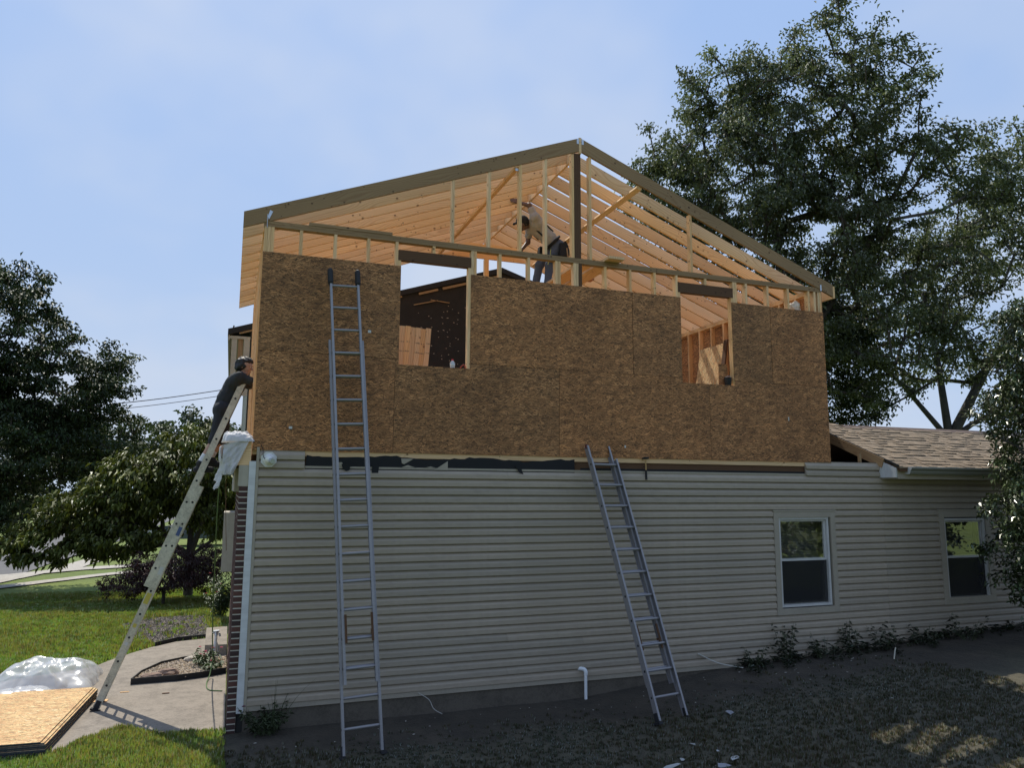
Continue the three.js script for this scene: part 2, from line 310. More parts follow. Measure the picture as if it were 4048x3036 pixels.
// torn strip between siding and sheathing
{
  part('rim_joist', bx(0.5, 8.3, 2.70, 2.885, -0.05, -0.03), M.woodOld);
  part('wall_plate', bx(0.48, 8.22, 2.886, 2.952, -0.05, -0.014), M.wood[3]);
  const r = rng(44), felt = [[0.54, 2.70]]; for (let x = 4.2; x >= 0.54; x -= 0.07) felt.push([x, 2.893 + 0.024 * (r() - 0.5) + 0.02 * Math.sin(x * 5)]);
  felt.splice(1, 0, [4.2, 2.70]);
  part('felt_strip', prism(felt, -0.012, -0.008), M.black);
  for (const g of [prism([[1.365, 2.80], [1.455, 2.80], [1.44, 2.655], [1.36, 2.665]], 0.018, 0.021), prism([[3.30, 2.82], [3.37, 2.83], [3.42, 2.70], [3.36, 2.72]], 0.018, 0.021), prism([[0.98, 2.80], [1.1, 2.80], [1.08, 2.72], [1.04, 2.71], [1.0, 2.74]], 0.018, 0.020)]) part('felt_flap', g, M.black);
  for (const g of [prism([[2.18, 2.74], [2.36, 2.74], [2.36, 2.86]], 0.0, 0.004), prism([[1.72, 2.76], [1.95, 2.76], [1.83, 2.80]], -0.004, -0.001), prism([[2.02, 2.76], [2.25, 2.755], [2.13, 2.785]], -0.004, -0.001), prism([[0.86, 2.765], [1.02, 2.765], [0.99, 2.82], [0.93, 2.82]], -0.004, -0.001), prism([[1.74, 2.88], [1.90, 2.88], [1.78, 2.81], [1.75, 2.82]], -0.004, -0.001)]) part('torn_siding', g, M.beigeTrim);
  part('felt_strip', bx(4.3, 8.22, 2.768, 2.80, -0.029, -0.026), M.black);
}
// sheathing panels of the gable wall
{
  const om = rng(8); let k = 0;
  const P = pts => part('wall_panel', prism(pts, -0.0112, 0.0, { off: [om() * 2, om() * 2] }), M.osb[k++ % 3]);
  const rect = (x0, x1, y0, y1) => P([[x0, y0], [x1, y0], [x1, y1], [x0, y1]]);
  const y0 = 2.953, ym = 4.180, y1 = 5.44, s = 4.110;
  P([[-0.08, y0], [1.6245, y0], [1.6245, ym], [-0.08, ym]]);
  P([[1.6295, y0], [3.9675, y0], [3.9675, ym], [2.650, ym], [2.650, s], [1.672, s], [1.672, ym], [1.6295, ym]]);
  P([[3.9725, y0], [6.4695, y0], [6.4695, s], [6.006, s], [6.006, ym], [3.9725, ym]]);
  P([[6.4745, y0], [8.745, y0], [8.745, ym], [6.945, ym], [6.945, s], [6.4745, s]]);
  rect(-0.08, 1.672, ym + 0.005, y1); rect(2.650, 5.158, ym + 0.005, y1 - 0.012); rect(5.166, 6.000, ym + 0.005, y1 - 0.012); rect(6.938, 7.666, ym + 0.005, y1 - 0.006); rect(7.674, 8.745, ym + 0.005, y1 - 0.01);
  part('shade_backing', [bx(-0.07, 1.66, 4.16, 4.21, -0.0121, -0.0116), bx(2.66, 6.0, 4.16, 4.21, -0.0121, -0.0116), bx(6.95, 8.74, 4.16, 4.21, -0.0121, -0.0116), ...[1.627, 3.970, 6.472].map(x => bx(x - 0.02, x + 0.02, 2.96, 4.1, -0.0121, -0.0116)), ...[5.162, 7.670].map(x => bx(x - 0.02, x + 0.02, 4.22, 5.42, -0.0121, -0.0116))], M.black);  // black strips added behind the seams to paint the shade in the gaps
  const nl = []; for (let i = 0; i < 23; i++) for (let y = 3.0; y < 5.42; y += 0.2) { const x = -0.03 + i * 0.4 + (om() - 0.5) * 0.012, yy = y + (om() - 0.5) * 0.03; if ((x > 1.64 && x < 2.67 && yy > 4.08) || (x > 5.98 && x < 6.97 && yy > 4.08)) continue; const g = new THREE.CylinderGeometry(0.0055, 0.0055, 0.0016, 7); g.rotateX(Math.PI / 2); g.translate(x, yy, 0.0006); nl.push(g); }
  part('nail_heads', nl, M.woodOld).userData = { kind: 'stuff' };
  part('wall_panel', prism([[-4.5, y0], [-0.012, y0], [-0.012, 5.77], [-4.5, 5.77]], 8.734, 8.745, { plane: 'zy', off: [0.3, 0.9] }), M.osbIn);
  const st = std([0.55, 0.55, 0.52]); for (const g of [bx(1.26, 1.30, 4.50, 4.535, 0.0015, 0.002), bx(4.99, 5.015, 3.10, 3.135, 0.0015, 0.002), bx(0.33, 0.37, 3.22, 3.25, 0.0015, 0.002), bx(7.93, 7.95, 3.6, 3.66, 0.0015, 0.002)]) part('paper_label', g, st);
}
// framing of the gable wall
{
  const Z0 = -0.100, Z1 = -0.0122, stud = (xr, y0, y1, w = 0.038) => part('stud', bx(xr - w, xr, y0, y1, Z0, Z1), wood());
  const b = 2.986, t = 5.772;
  for (const x of [-0.038, 0.003, 0.045, 0.395, 0.826, 1.256, 1.632, 2.690, 2.731, 3.096, 3.528, 3.957, 4.003, 4.246, 4.287, 4.747, 5.164, 5.583, 5.966, 7.010, 7.051, 7.252, 7.670, 8.077, 8.497, 8.62, 8.70, 8.741]) stud(x, b, t);
  for (const x of [1.672, 2.650, 6.006, 6.969]) stud(x, b, 5.522);
  for (const x of [2.140, 6.49]) { stud(x, 5.672, t); stud(x, b, 4.07); }
  part('header', bx(1.640, 2.651, 5.525, 5.668, -0.09, -0.008), M.woodOld); part('header', bx(5.968, 6.972, 5.512, 5.668, -0.09, -0.008), M.woodOld);
  part('sill', bx(1.674, 2.611, 4.068, 4.106, -0.10, -0.0125), wood()); part('sill', bx(6.008, 6.930, 4.068, 4.106, -0.10, -0.0125), wood());
  part('top_plate', bx(-0.085, 4.30, 5.774, 5.811, -0.102, -0.0105), M.woodFaceShaded); part('top_plate', bx(4.303, 8.742, 5.774, 5.811, -0.102, -0.0105), M.woodFaceShaded);
  part('top_plate', bx(-0.085, 2.45, 5.813, 5.850, -0.102, -0.0105), M.woodFaceShaded); part('top_plate', bx(2.453, 4.34, 5.813, 5.850, -0.102, -0.0105), M.woodFaceShaded); part('top_plate', bx(4.343, 8.742, 5.813, 5.850, -0.102, -0.0105), M.woodFaceShaded);
  part('top_plate', bx(0.465, 1.545, 5.852, 5.890, -0.095, -0.004), M.woodFaceShaded);
  for (const x of [2.400, 2.928, 3.396, 3.792, 4.224, 4.510, 6.250]) { // studs under the rake, cut to its slope
    const x0 = x - 0.038; part('stud', prism([[x0, 5.852], [x, 5.852], [x, yBot(x) - 0.002], [x0, yBot(x0) - 0.002]], -0.099, -0.0125, { axis: [0, 1], off: [wr() * 3, wr()] }), wood());
  }
  part('post', bx(4.228, 4.334, 5.852, 7.47, -0.10, -0.016), M.woodOld); part('post', bx(4.292, 4.345, 2.986, 5.772, -0.10, -0.014), M.woodOld);
  // side walls
  for (let i = 0; i < 12; i++) {
    const z = -0.105 - 0.4064 * i;
    if (i) part('stud', bx(-0.083, 0.006, 2.986, 5.772, z - 0.038, z), wood());
    part('stud', bx(8.643, 8.732, 2.986, 5.772, z - 0.038, z), wood());
  }
  for (const [x0, x1] of [[-0.083, 0.006], [8.643, 8.732]]) for (const y of [5.774, 5.813]) part('top_plate', bx(x0, x1, y, y + 0.037, -4.52, -0.104), wood());
}
// roof frame
{
  const rl = rng(3), raft = (z, mir) => {
    let p = [[-0.33, yTop(-0.33)], [-0.33, yBot(-0.33)], [4.303, yBot(4.303)], [4.303, yTop(4.303)]]; if (mir) p = p.map(q => [8.65 - q[0], q[1]]);
    return prism(p, z - 0.038, z, { axis: mir ? [1, -0.385] : [1, 0.385], off: [rl() * 3, rl() * 0.75] });
  };
  for (let i = 0; i < 12; i++) for (const m of [0, 1]) { const z = (i ? -0.034 : -0.001) - 0.4064 * i; part('rafter', raft(z, m), i ? wood() : M.woodFaceShaded); }
  part('ridge_board', bx(4.306, 4.344, 7.475, 7.722, -4.53, 0.002), M.wood[0]);
  part('fascia_board', bx(8.982, 9.02, 5.70, 5.902, -4.55, 0.0), M.wood[1]);
  part('strongback', board(V(3.335, 7.108, -0.05), V(3.30, 7.095, -4.4), 0.089, 0.036, V(1, 0.385, 0)), M.wood[2]);
  part('strongback', board(V(5.345, 7.104, -0.05), V(5.35, 7.10, -4.4), 0.089, 0.036, V(1, -0.385, 0)), M.wood[0]);
  for (const z of [-4.41, -4.0]) part('collar_tie', prism([[3.37, 7.142], [5.28, 7.142], [4.86, 7.304], [3.79, 7.304]], z - 0.038, z, { off: [rl() * 3, 0.2] }), wood());
  part('post', bx(4.29, 4.378, 2.986, 7.14, -4.5, -4.411), M.wood[2]); part('post', bx(4.30, 4.35, 7.306, 7.474, -4.40, -4.362), M.wood[2]);
  part('post', bx(4.66, 4.75, 2.986, 5.856, -2.66, -2.57), M.wood[1]);
  part('bracket', [prism([[-0.045, 5.90], [-0.02, 5.985], [0.015, 5.97], [0.0, 5.93], [-0.03, 5.86]], 0.0, 0.0025), bx(-0.05, -0.045, 5.75, 5.93, -0.08, 0.0)], M.galv);
  part('bracket', [bx(4.268, 4.302, 7.62, 7.70, 0.0005, 0.003), bx(4.348, 4.382, 7.62, 7.70, 0.0005, 0.003)], M.galv);
  part('bracket', bx(8.715, 8.742, 5.80, 5.90, 0.0005, 0.003), M.galv);
  part('bracket', bx(3.31, 3.37, 7.06, 7.10, -0.046, -0.042), M.galv);
}
// cut old eave on the front side
{
  for (let i = 0; i < 10; i++) { const z = -0.012 - 0.4064 * i; part('lookout', prism([[-0.40, 2.765], [-0.09, 2.765], [-0.09, i ? 2.86 : 3.06], [i ? -0.40 : -0.29, i ? 2.86 : 3.04]], z - 0.038, z, { off: [i * 0.3, 0.1] }), i ? M.woodGrey : M.wood[0]); }
  part('eave_board', bx(-0.405, -0.09, 2.862, 2.878, -3.85, -0.052), M.woodGrey); part('eave_board', bx(-0.43, -0.403, 2.72, 2.86, -3.85, -0.06), M.woodOld);
  part('soffit_board', [bx(-0.40, -0.215, 2.742, 2.760, -3.85, -0.45)], M.woodOld);
  part('frieze_board', bx(-0.222, -0.108, 2.517, 2.765, -0.40, -0.002), M.beige); part('frieze_board', bx(-0.26, -0.108, 2.45, 2.742, -12, -0.42), M.beige);
}
// brick veneer: the corner bricks one by one, the rest of that side as one piece
{
  const r = rng(15), H = 0.0677, geo = [bx(-0.205, -0.109, 0, 0.0545, -0.095, -0.004), bx(-0.205, -0.109, 0, 0.0545, -0.195, -0.004), bx(-0.205, -0.109, 0, 0.0545, -0.095, 0.095)], rest = [];
  part('mortar', bx(-0.2025, -0.108, -0.6, 2.516, -4.5, -0.007), M.mortar);
  for (let c = 0; c < 43; c++) {
    const y = -0.385 + c * H, odd = c % 2;
    part('brick', geo[odd ? 0 : 1], M.brick[Math.floor(r() * 4)]).position.set((r() - 0.5) * 0.003, y, (r() - 0.5) * 0.004);
    for (let k = 0; k < 21; k++) {
      const z = -0.005 - (odd ? 0.1 : 0.203) - 0.2032 * k;
      if (k < 5) part('brick', geo[1], M.brick[Math.floor(r() * 4)]).position.set((r() - 0.5) * 0.004, y, z);
      else { const g = geo[1].clone(); g.translate((r() - 0.5) * 0.004, y, z); rest.push(g); }
    }
  }
  part('brickwork', rest, M.brick[0]).userData = { kind: 'stuff' };
  part('bay_panel', bx(-0.40, -0.1, 0.72, 1.98, -9.6, -8.1), M.beige);
}
// older part behind: stripped gable, its roof and eave
{
  part('old_gable', prism([[-0.1, 2.9], [10.2, 2.9], [10.2, 5.42], [4.9, 7.10], [-0.1, 5.46]], -5.2, -5.1), M.felt);
  const slab = s => prism(s > 0 ? [[4.9, 7.10], [10.6, 5.29], [10.6, 5.40], [4.9, 7.21]] : [[-0.5, 5.33], [4.9, 7.10], [4.9, 7.21], [-0.5, 5.44]], -13.2, -5.06);
  part('old_roof', [slab(1), slab(-1)], M.felt);
  part('rake_board', [board(V(-0.3, 5.37, -5.08), V(2.0, 6.13, -5.08), 0.03, 0.02), board(V(2.1, 6.15, -5.08), V(2.75, 6.37, -5.08), 0.03, 0.02), board(V(3.1, 6.46, -5.08), V(3.5, 6.59, -5.08), 0.045, 0.02), board(V(3.6, 6.62, -5.08), V(4.8, 7.0, -5.08), 0.05, 0.02)], M.woodGrey);
  part('old_batten', [board(V(3.0, 6.22, -5.08), V(3.5, 6.36, -5.08), 0.02, 0.02), board(V(2.3, 5.9, -5.08), V(2.7, 6.05, -5.08), 0.02, 0.02), board(V(3.35, 6.36, -5.08), V(3.75, 6.33, -5.08), 0.015, 0.02)], M.woodGrey);
  const r = rng(66), bits = []; for (let i = 0; i < 150; i++) { const x = 2.2 + 2.2 * r(), y = 4.2 + 2.2 * r(); if (y > yTop(x) - 1.15) continue; const g = prism([[0, 0], [0.012 + 0.04 * r() * r(), -0.004], [0.01 + 0.02 * r(), 0.006 + 0.014 * r()], [0.003, 0.01]], 0, 0.004); g.rotateZ((r() - 0.5) * 0.6); g.translate(x, y, -5.098); bits.push(g); }
  part('paper_scrap', bits, std([0.42, 0.36, 0.30])).userData = { kind: 'stuff' };
  part('side_wall', bx(-0.1, 0.0, -0.8, 5.34, -13.2, -5.2), M.beige); part('soffit', bx(-0.46, -0.1, 5.27, 5.32, -13.2, -5.1), M.beige);
  part('fascia_board', bx(-0.49, -0.462, 5.24, 5.40, -13.2, -5.1), M.beige);
  part('soffit_board', bx(-0.425, -0.33, 4.35, 5.27, -5.14, -5.11), M.beige); part('soffit_board', bx(-0.31, -0.22, 4.5, 5.27, -5.16, -5.13), M.woodGrey); part('soffit_board', bx(-0.21, -0.105, 4.2, 5.27, -5.13, -5.1), M.beige);
  part('pipe', cyl(V(-0.44, 5.30, -5.12), V(-0.40, 5.52, -5.12), 0.012), M.woodOld); part('pipe', cyl(V(-0.43, 5.42, -5.12), V(-0.2, 5.40, -5.12), 0.008), M.black);
}
// wing: roof, gutter, old rafter at the cut
{
  const S = 0.42, ry = z => 2.885 + S * (0.38 - z), rot = Math.atan(S), cs = Math.cos(rot);
  const plan = [[9.76, 0.40], [17.2, 0.40], [17.2, -1.62], [10.62, -1.62], [9.95, -3.2], [9.76, -3.2]];
  const deck = prism(plan, -0.05, 0, { plane: 'xz' }); { const p = deck.attributes.position; for (let i = 0; i < p.count; i++) p.setY(i, p.getY(i) + ry(p.getZ(i)) - 0.012); deck.computeVertexNormals(); }
  part('roof_deck', deck, M.woodOld);
  const r = rng(21), tabs = [], tones = [[0.29, 0.215, 0.14], [0.25, 0.185, 0.12], [0.32, 0.24, 0.16], [0.22, 0.165, 0.11], [0.30, 0.225, 0.15]];
  const addTab = (x0, x1, z0, z1, th) => { // z0 lower edge (nearer), lies on the slope
    const g = bx(x0, x1, 0, th, z1, z0, [r() * 2, r() * 2]), p = g.attributes.position;
    for (let i = 0; i < p.count; i++) { const z = p.getZ(i), f = (z - z1) / (z0 - z1); p.setY(i, ry(z) + (p.getY(i) > th / 2 ? 0.006 + th * f : -0.004)); }
    g.computeVertexNormals(); const t = tones[Math.floor(r() * tones.length)], c = new Float32Array(p.count * 3); for (let i = 0; i < p.count; i++) c.set(t, i * 3); g.setAttribute('color', new THREE.BufferAttribute(c, 3)); tabs.push(g);
  };
  for (let row = 0, z = 0.41; z > -3.15; row++, z -= 0.132) for (let x = 9.75 - r() * 0.2; x < 17.2;) {
    const w = 0.10 + 0.14 * r(), x0 = Math.max(x, 9.75), x1 = Math.min(x + w - 0.004, 17.2); x += w; const zc = z - 0.07;
    if (x1 - x0 < 0.04 || (zc < -1.6 && x1 > 10.62 - (-1.62 - zc) * 0.42)) continue;
    addTab(x0, x1, z + (r() - 0.5) * 0.006, Math.max(z - 0.2, zc < -1.6 ? -3.3 : -1.62), 0.012 + 0.014 * (r() < 0.5));
  }
  part('shingles', tabs, new THREE.MeshStandardMaterial({ vertexColors: true, map: speckle, roughness: 0.95 })).userData = { kind: 'stuff' };
  for (let x = 10.55; x < 17; x += 0.2) part('ridge_cap', [prism([[-1.50, ry(-1.50) + 0.02], [-1.62, ry(-1.62) + 0.034], [-1.74, ry(-1.50) + 0.02], [-1.74, ry(-1.50) + 0.008], [-1.62, ry(-1.62) + 0.02], [-1.50, ry(-1.50) + 0.008]], x, x + 0.215, { plane: 'zy' })], M.ridge ??= std([0.16, 0.11, 0.085], { map: speckle }));
  part('roof_slope', prism([[-1.63, ry(-1.62) + 0.0], [-3.9, ry(-1.62) - 0.95], [-3.9, ry(-1.62) - 1.0], [-1.63, ry(-1.62) - 0.05]], 10.62, 17.2, { plane: 'zy' }), M.ridge);
  part('gutter', prism([[0.345, 2.775], [0.345, 2.872], [0.35, 2.872], [0.35, 2.782], [0.42, 2.782], [0.435, 2.81], [0.435, 2.835], [0.468, 2.868], [0.468, 2.880], [0.480, 2.880], [0.480, 2.860], [0.445, 2.828], [0.445, 2.805], [0.427, 2.775]], 9.93, 17.2, { plane: 'zy' }), std([0.20, 0.195, 0.16], { roughness: 0.5 }));  // shade on the gutter front is put into this darker colour
  part('gutter_lit_edge', bx(9.925, 17.2, 2.8805, 2.893, 0.40, 0.484), M.white); part('gutter_end', prism([[0.345, 2.775], [0.427, 2.775], [0.445, 2.805], [0.445, 2.828], [0.48, 2.86], [0.48, 2.88], [0.345, 2.88]], 9.922, 9.929, { plane: 'zy' }), M.white);  // separate white strip paints the sunlit top edge of the gutter
  part('fascia_board', bx(9.77, 17.2, 2.70, 2.872, 0.318, 0.344), M.beigeTrim); part('soffit', bx(9.77, 17.2, 2.70, 2.725, 0.012, 0.316), M.beigeTrim);
  part('eave_box', prism([[0.0, 2.722], [0.33, 2.722], [0.345, 2.872], [0.0, 3.015]], 9.735, 9.768, { plane: 'zy' }), M.whiteDirty);
  part('old_rafter', board(V(9.74, 2.955, 0.10), V(9.74, 3.46, -1.10), 0.15, 0.04), M.woodGrey);
  part('drip_edge', board(V(9.742, 2.905, 0.40), V(9.742, 4.365, -3.05), 0.03, 0.02), M.black);
  part('shade_backing', [bx(8.76, 9.72, 2.70, 3.95, -1.25, -1.2), bx(8.76, 9.72, 2.955, 2.97, -1.2, -0.03)], M.black);  // black sheets paint the darkness inside the open roof gap
  part('old_post', bx(9.42, 9.46, 2.96, 3.12, -0.12, -0.08), M.woodGrey);
}
// windows of the lower floor
for (const [x0, x1, y0, y1, tx0, tx1] of [[7.64, 8.61, 0.74, 2.09, 7.545, 8.735], [11.08, 12.05, 0.70, 2.05, 10.965, 12.165]]) {
  const fr = (X0, X1, Y0, Y1, w, z0, z1) => [bx(X0, X0 + w, Y0, Y1, z0, z1), bx(X1 - w, X1, Y0, Y1, z0, z1), bx(X0 + w, X1 - w, Y0, Y0 + w, z0, z1), bx(X0 + w, X1 - w, Y1 - w, Y1, z0, z1)];
  const t = x0 - tx0 - 0.003, w = part('window', [...fr(tx0, tx1, 0.632, 2.182, t, -0.03, 0.03), bx(tx0 - 0.012, tx1 + 0.012, 2.183, 2.205, -0.03, 0.038)], M.beigeTrim);
  obj('frame', fr(x0, x1, y0, y1, 0.035, -0.10, 0.012), M.white, w);
  const ym = (y0 + y1) / 2 + 0.03;
  obj('sash', fr(x0 + 0.036, x1 - 0.036, ym - 0.02, y1 - 0.036, 0.03, -0.055, -0.025), M.white, w); obj('sash', fr(x0 + 0.036, x1 - 0.036, y0 + 0.036, ym + 0.018, 0.03, -0.09, -0.058), M.white, w);
  obj('pane', bx(x0 + 0.06, x1 - 0.06, ym, y1 - 0.06, -0.041, -0.039), M.glass, w); obj('pane', bx(x0 + 0.06, x1 - 0.06, y0 + 0.06, ym, -0.075, -0.073), M.glass, w);
  const sl = []; for (let y = y0 + 0.05; y < y1 - 0.04; y += 0.024) { const g = bx(x0 + 0.04, x1 - 0.04, -0.012, 0.012, -0.0008, 0.0008); g.rotateX(-0.85); g.translate(0, y, -0.20); sl.push(g); }
  obj('blind', sl, M.blind, w); obj('screen', bx(x0 + 0.05, x1 - 0.05, y0 + 0.05, ym - 0.02, -0.0215, -0.021), M.screen, w);
}
{ // lamp base by the corner
  const oct = []; for (let i = 0; i < 8; i++) oct.push([0.112 + 0.098 * Math.cos((i + 0.5) * Math.PI / 4), 2.838 + 0.098 * Math.sin((i + 0.5) * Math.PI / 4)]);
  const p = part('lamp_base', prism(oct, 0.012, 0.045), std([0.62, 0.61, 0.57])), dome = new THREE.LatheGeometry([[0.0, 0.075], [0.03, 0.07], [0.045, 0.05], [0.052, 0.02], [0.07, 0.012], [0.07, 0]].map(q => new THREE.Vector2(q[0], q[1])), 20);
  dome.rotateX(Math.PI / 2); dome.translate(0.118, 2.836, 0.045); obj('lamp_holder', dome, std([0.75, 0.74, 0.72], { roughness: 0.3 }), p);
  const c = cyl(V(0.13, 2.825, 0.09), V(0.15, 2.815, 0.16), 0.035, 0.028); obj('lamp_socket', c, M.galv, p);
  part('wire', tube([V(0.07, 2.835, 0.06), V(0.045, 2.88, 0.07), V(0.04, 2.95, 0.04), V(0.015, 3.02, 0.02)], 0.004), M.black);
}
//==REST==
// ---------------------------------------------------------------- trees and plants
const leafMat = (o = {}) => new THREE.MeshPhysicalMaterial({ vertexColors: true, roughness: 0.75, transmission: 0.52, thickness: 0, specularIntensity: 0.45, side: THREE.DoubleSide, ...o });
const leafSoft = leafMat(), leafGloss = leafMat({ roughness: 0.3, transmission: 0.2, specularIntensity: 1 }), leafDim = leafMat({ transmission: 0.3, roughness: 0.6 }), leafGrass = leafMat({ transmission: 0.55 });
class Leaves { // many folded leaves in one geometry
  constructor() { this.p = []; this.n = []; this.c = []; this.i = []; }
  add(b, d, L, w, nrm, c, bend = 0.25) {
    const s = V().crossVectors(d, nrm).normalize(), n = V().crossVectors(s, d).normalize(), k = this.p.length / 3, m = b.clone().addScaledVector(d, L * 0.5), f = n.clone().multiplyScalar(w * 0.35);
    const tip = b.clone().addScaledVector(d, L).addScaledVector(n, -L * bend);
    for (const q of [b, m.clone().addScaledVector(s, w / 2).add(f), tip, m.clone().addScaledVector(s, -w / 2).add(f)]) { this.p.push(q.x, q.y, q.z); this.n.push(n.x, n.y, n.z); this.c.push(c[0], c[1], c[2]); }
    this.i.push(k, k + 1, k + 2, k, k + 2, k + 3);
  }
  geo() { const g = new THREE.BufferGeometry(); g.setAttribute('position', new THREE.Float32BufferAttribute(this.p, 3)); g.setAttribute('normal', new THREE.Float32BufferAttribute(this.n, 3)); g.setAttribute('color', new THREE.Float32BufferAttribute(this.c, 3)); g.setIndex(this.i); return g; }
}
const up0 = V(0, 1, 0);
const unit = r => { const z = 2 * r() - 1, a = r() * 2 * Math.PI, q = Math.sqrt(1 - z * z); return V(q * Math.cos(a), z, q * Math.sin(a)); };
const gauss = r => (r() + r() + r() + r() - 2) * 0.87;
function limbs(nodes, tipR, pw = 2.4) { // tapered tubes along parent links; radius grows with what a node carries
  const a = new Array(nodes.length).fill(0), kids = nodes.map(() => 0); nodes.forEach(n => { if (n.up >= 0) kids[n.up]++; });
  for (let i = nodes.length - 1; i >= 0; i--) { if (!kids[i]) a[i] += Math.pow(tipR, pw); if (nodes[i].up >= 0) a[nodes[i].up] += a[i]; }
  const r = a.map(x => Math.pow(x, 1 / pw)), pos = [], nor = [], uv = [], idx = [];
  nodes.forEach((n, i) => {
    if (n.up < 0) return; const A = nodes[n.up].p, B = n.p, d = B.clone().sub(A), L = d.length(); if (L < 1e-4) return; d.normalize();
    const s = V().crossVectors(d, Math.abs(d.y) > 0.9 ? V(1, 0, 0) : V(0, 1, 0)).normalize(), t = V().crossVectors(d, s), N = r[i] > 0.06 ? 9 : 5, k = pos.length / 3, ra = Math.min(r[n.up], r[i] * 1.5), rb = r[i];
    for (let e = 0; e < 2; e++) for (let j = 0; j <= N; j++) { const an = j / N * 2 * Math.PI, o = s.clone().multiplyScalar(Math.cos(an)).addScaledVector(t, Math.sin(an)), q = (e ? B : A).clone().addScaledVector(o, e ? rb : ra); pos.push(q.x, q.y, q.z); nor.push(o.x, o.y, o.z); uv.push(j / N * 0.5, q.y); }
    for (let j = 0; j < N; j++) idx.push(k + j, k + j + 1, k + N + 1 + j, k + j + 1, k + N + 2 + j, k + N + 1 + j);
  });
  const g = new THREE.BufferGeometry(); g.setAttribute('position', new THREE.Float32BufferAttribute(pos, 3)); g.setAttribute('normal', new THREE.Float32BufferAttribute(nor, 3)); g.setAttribute('uv', new THREE.Float32BufferAttribute(uv, 2)); g.setIndex(idx); return g;
}
function tree(name, label, category, o) {
  const r = rng(o.seed), t = thing(name, label, category, [0, 0, 0], o.group), nodes = [];
  let prev = -1; for (const q of o.trunk) { nodes.push({ p: V(...q), up: prev }); prev = nodes.length - 1; }
  const trunkEnd = prev; for (const limb of o.limbs ?? []) { let u = limb.from ?? trunkEnd; for (const q of limb.pts) { nodes.push({ p: V(...q), up: u }); u = nodes.length - 1; } }
  const W = o.blobs.reduce((s, b) => s + b[3] * b[4] * b[5], 0), clusters = [];
  for (const b of o.blobs) for (let k = Math.round(o.n * b[3] * b[4] * b[5] / W); k > 0; k--) {
    const d = unit(r), q = Math.pow(0.10 + 0.9 * r(), 0.42) * (1 + 0.42 * fbm(d.x * 1.7 + b[0], d.y * 1.7 + b[1], d.z * 1.7 + b[2], 3));
    const c = V(b[0] + d.x * b[3] * q, b[1] + d.y * b[4] * q, b[2] + d.z * b[5] * q);
    if (o.gap && fbm(c.x / o.gap, c.y / o.gap, c.z / o.gap, 2) < (o.open ?? -0.06)) continue; clusters.push(c);
  }
  const f = nodes[trunkEnd].p; clusters.sort((a, b) => a.distanceTo(f) - b.distanceTo(f));
  const L = new Leaves(), step = o.step ?? 0.8;
  for (const c of clusters) {
    let best = -1, bd = 1e9; for (let i = Math.min(1, trunkEnd); i < nodes.length; i++) { const p = nodes[i].p, e = p.distanceTo(c) + 0.6 * Math.max(0, p.y - c.y) + (i <= trunkEnd && i < trunkEnd ? 2 : 0); if (e < bd) { bd = e; best = i; } }
    let at = best; const p0 = nodes[best].p.clone(), len = p0.distanceTo(c), k = Math.max(1, Math.round(len / step));
    for (let s = 1; s <= k; s++) { const p = p0.clone().lerp(c, s / k); if (s < k) p.add(V(gauss(r), gauss(r) + 0.3, gauss(r)).multiplyScalar(0.14 * len / k)); nodes.push({ p, up: at }); at = nodes.length - 1; }
    const out = c.clone().sub(f).setY(0).normalize(), tone = 0.6 + 0.95 * r() * r() + 0.15, big = 0.7 + 0.6 * r();
    for (let s = 0; s < o.per; s++) {
      const p = c.clone().add(V(gauss(r) * o.spread * big, gauss(r) * o.spread * (o.flat ?? 0.6) * big, gauss(r) * o.spread * big));
      const d = unit(r).multiplyScalar(0.8).addScaledVector(out, 0.5).add(V(0, -(o.droop ?? 0.4), 0)).normalize(), n = unit(r).multiplyScalar(0.55).add(V(0, 1, 0)).normalize();
      const m = r(), col = [0, 1, 2].map(q => mix(o.col[0][q], o.col[1][q], m) * tone); L.add(p, d, o.leaf * (0.55 + 0.9 * r()), o.leaf * (o.wide ?? 0.55), n, col, 0.15 + 0.25 * r());
    }
  }
  obj('trunk', limbs(nodes, o.tip ?? 0.012, o.pw), o.bark ?? M.bark, t); obj('crown', L.geo(), o.mat ?? leafSoft, t);
  return t;
}
const green = [[0.085, 0.115, 0.045], [0.165, 0.195, 0.08]], deep = [[0.032, 0.055, 0.018], [0.058, 0.085, 0.024]];  // green is lightened and greyed to put haze into the leaf colour
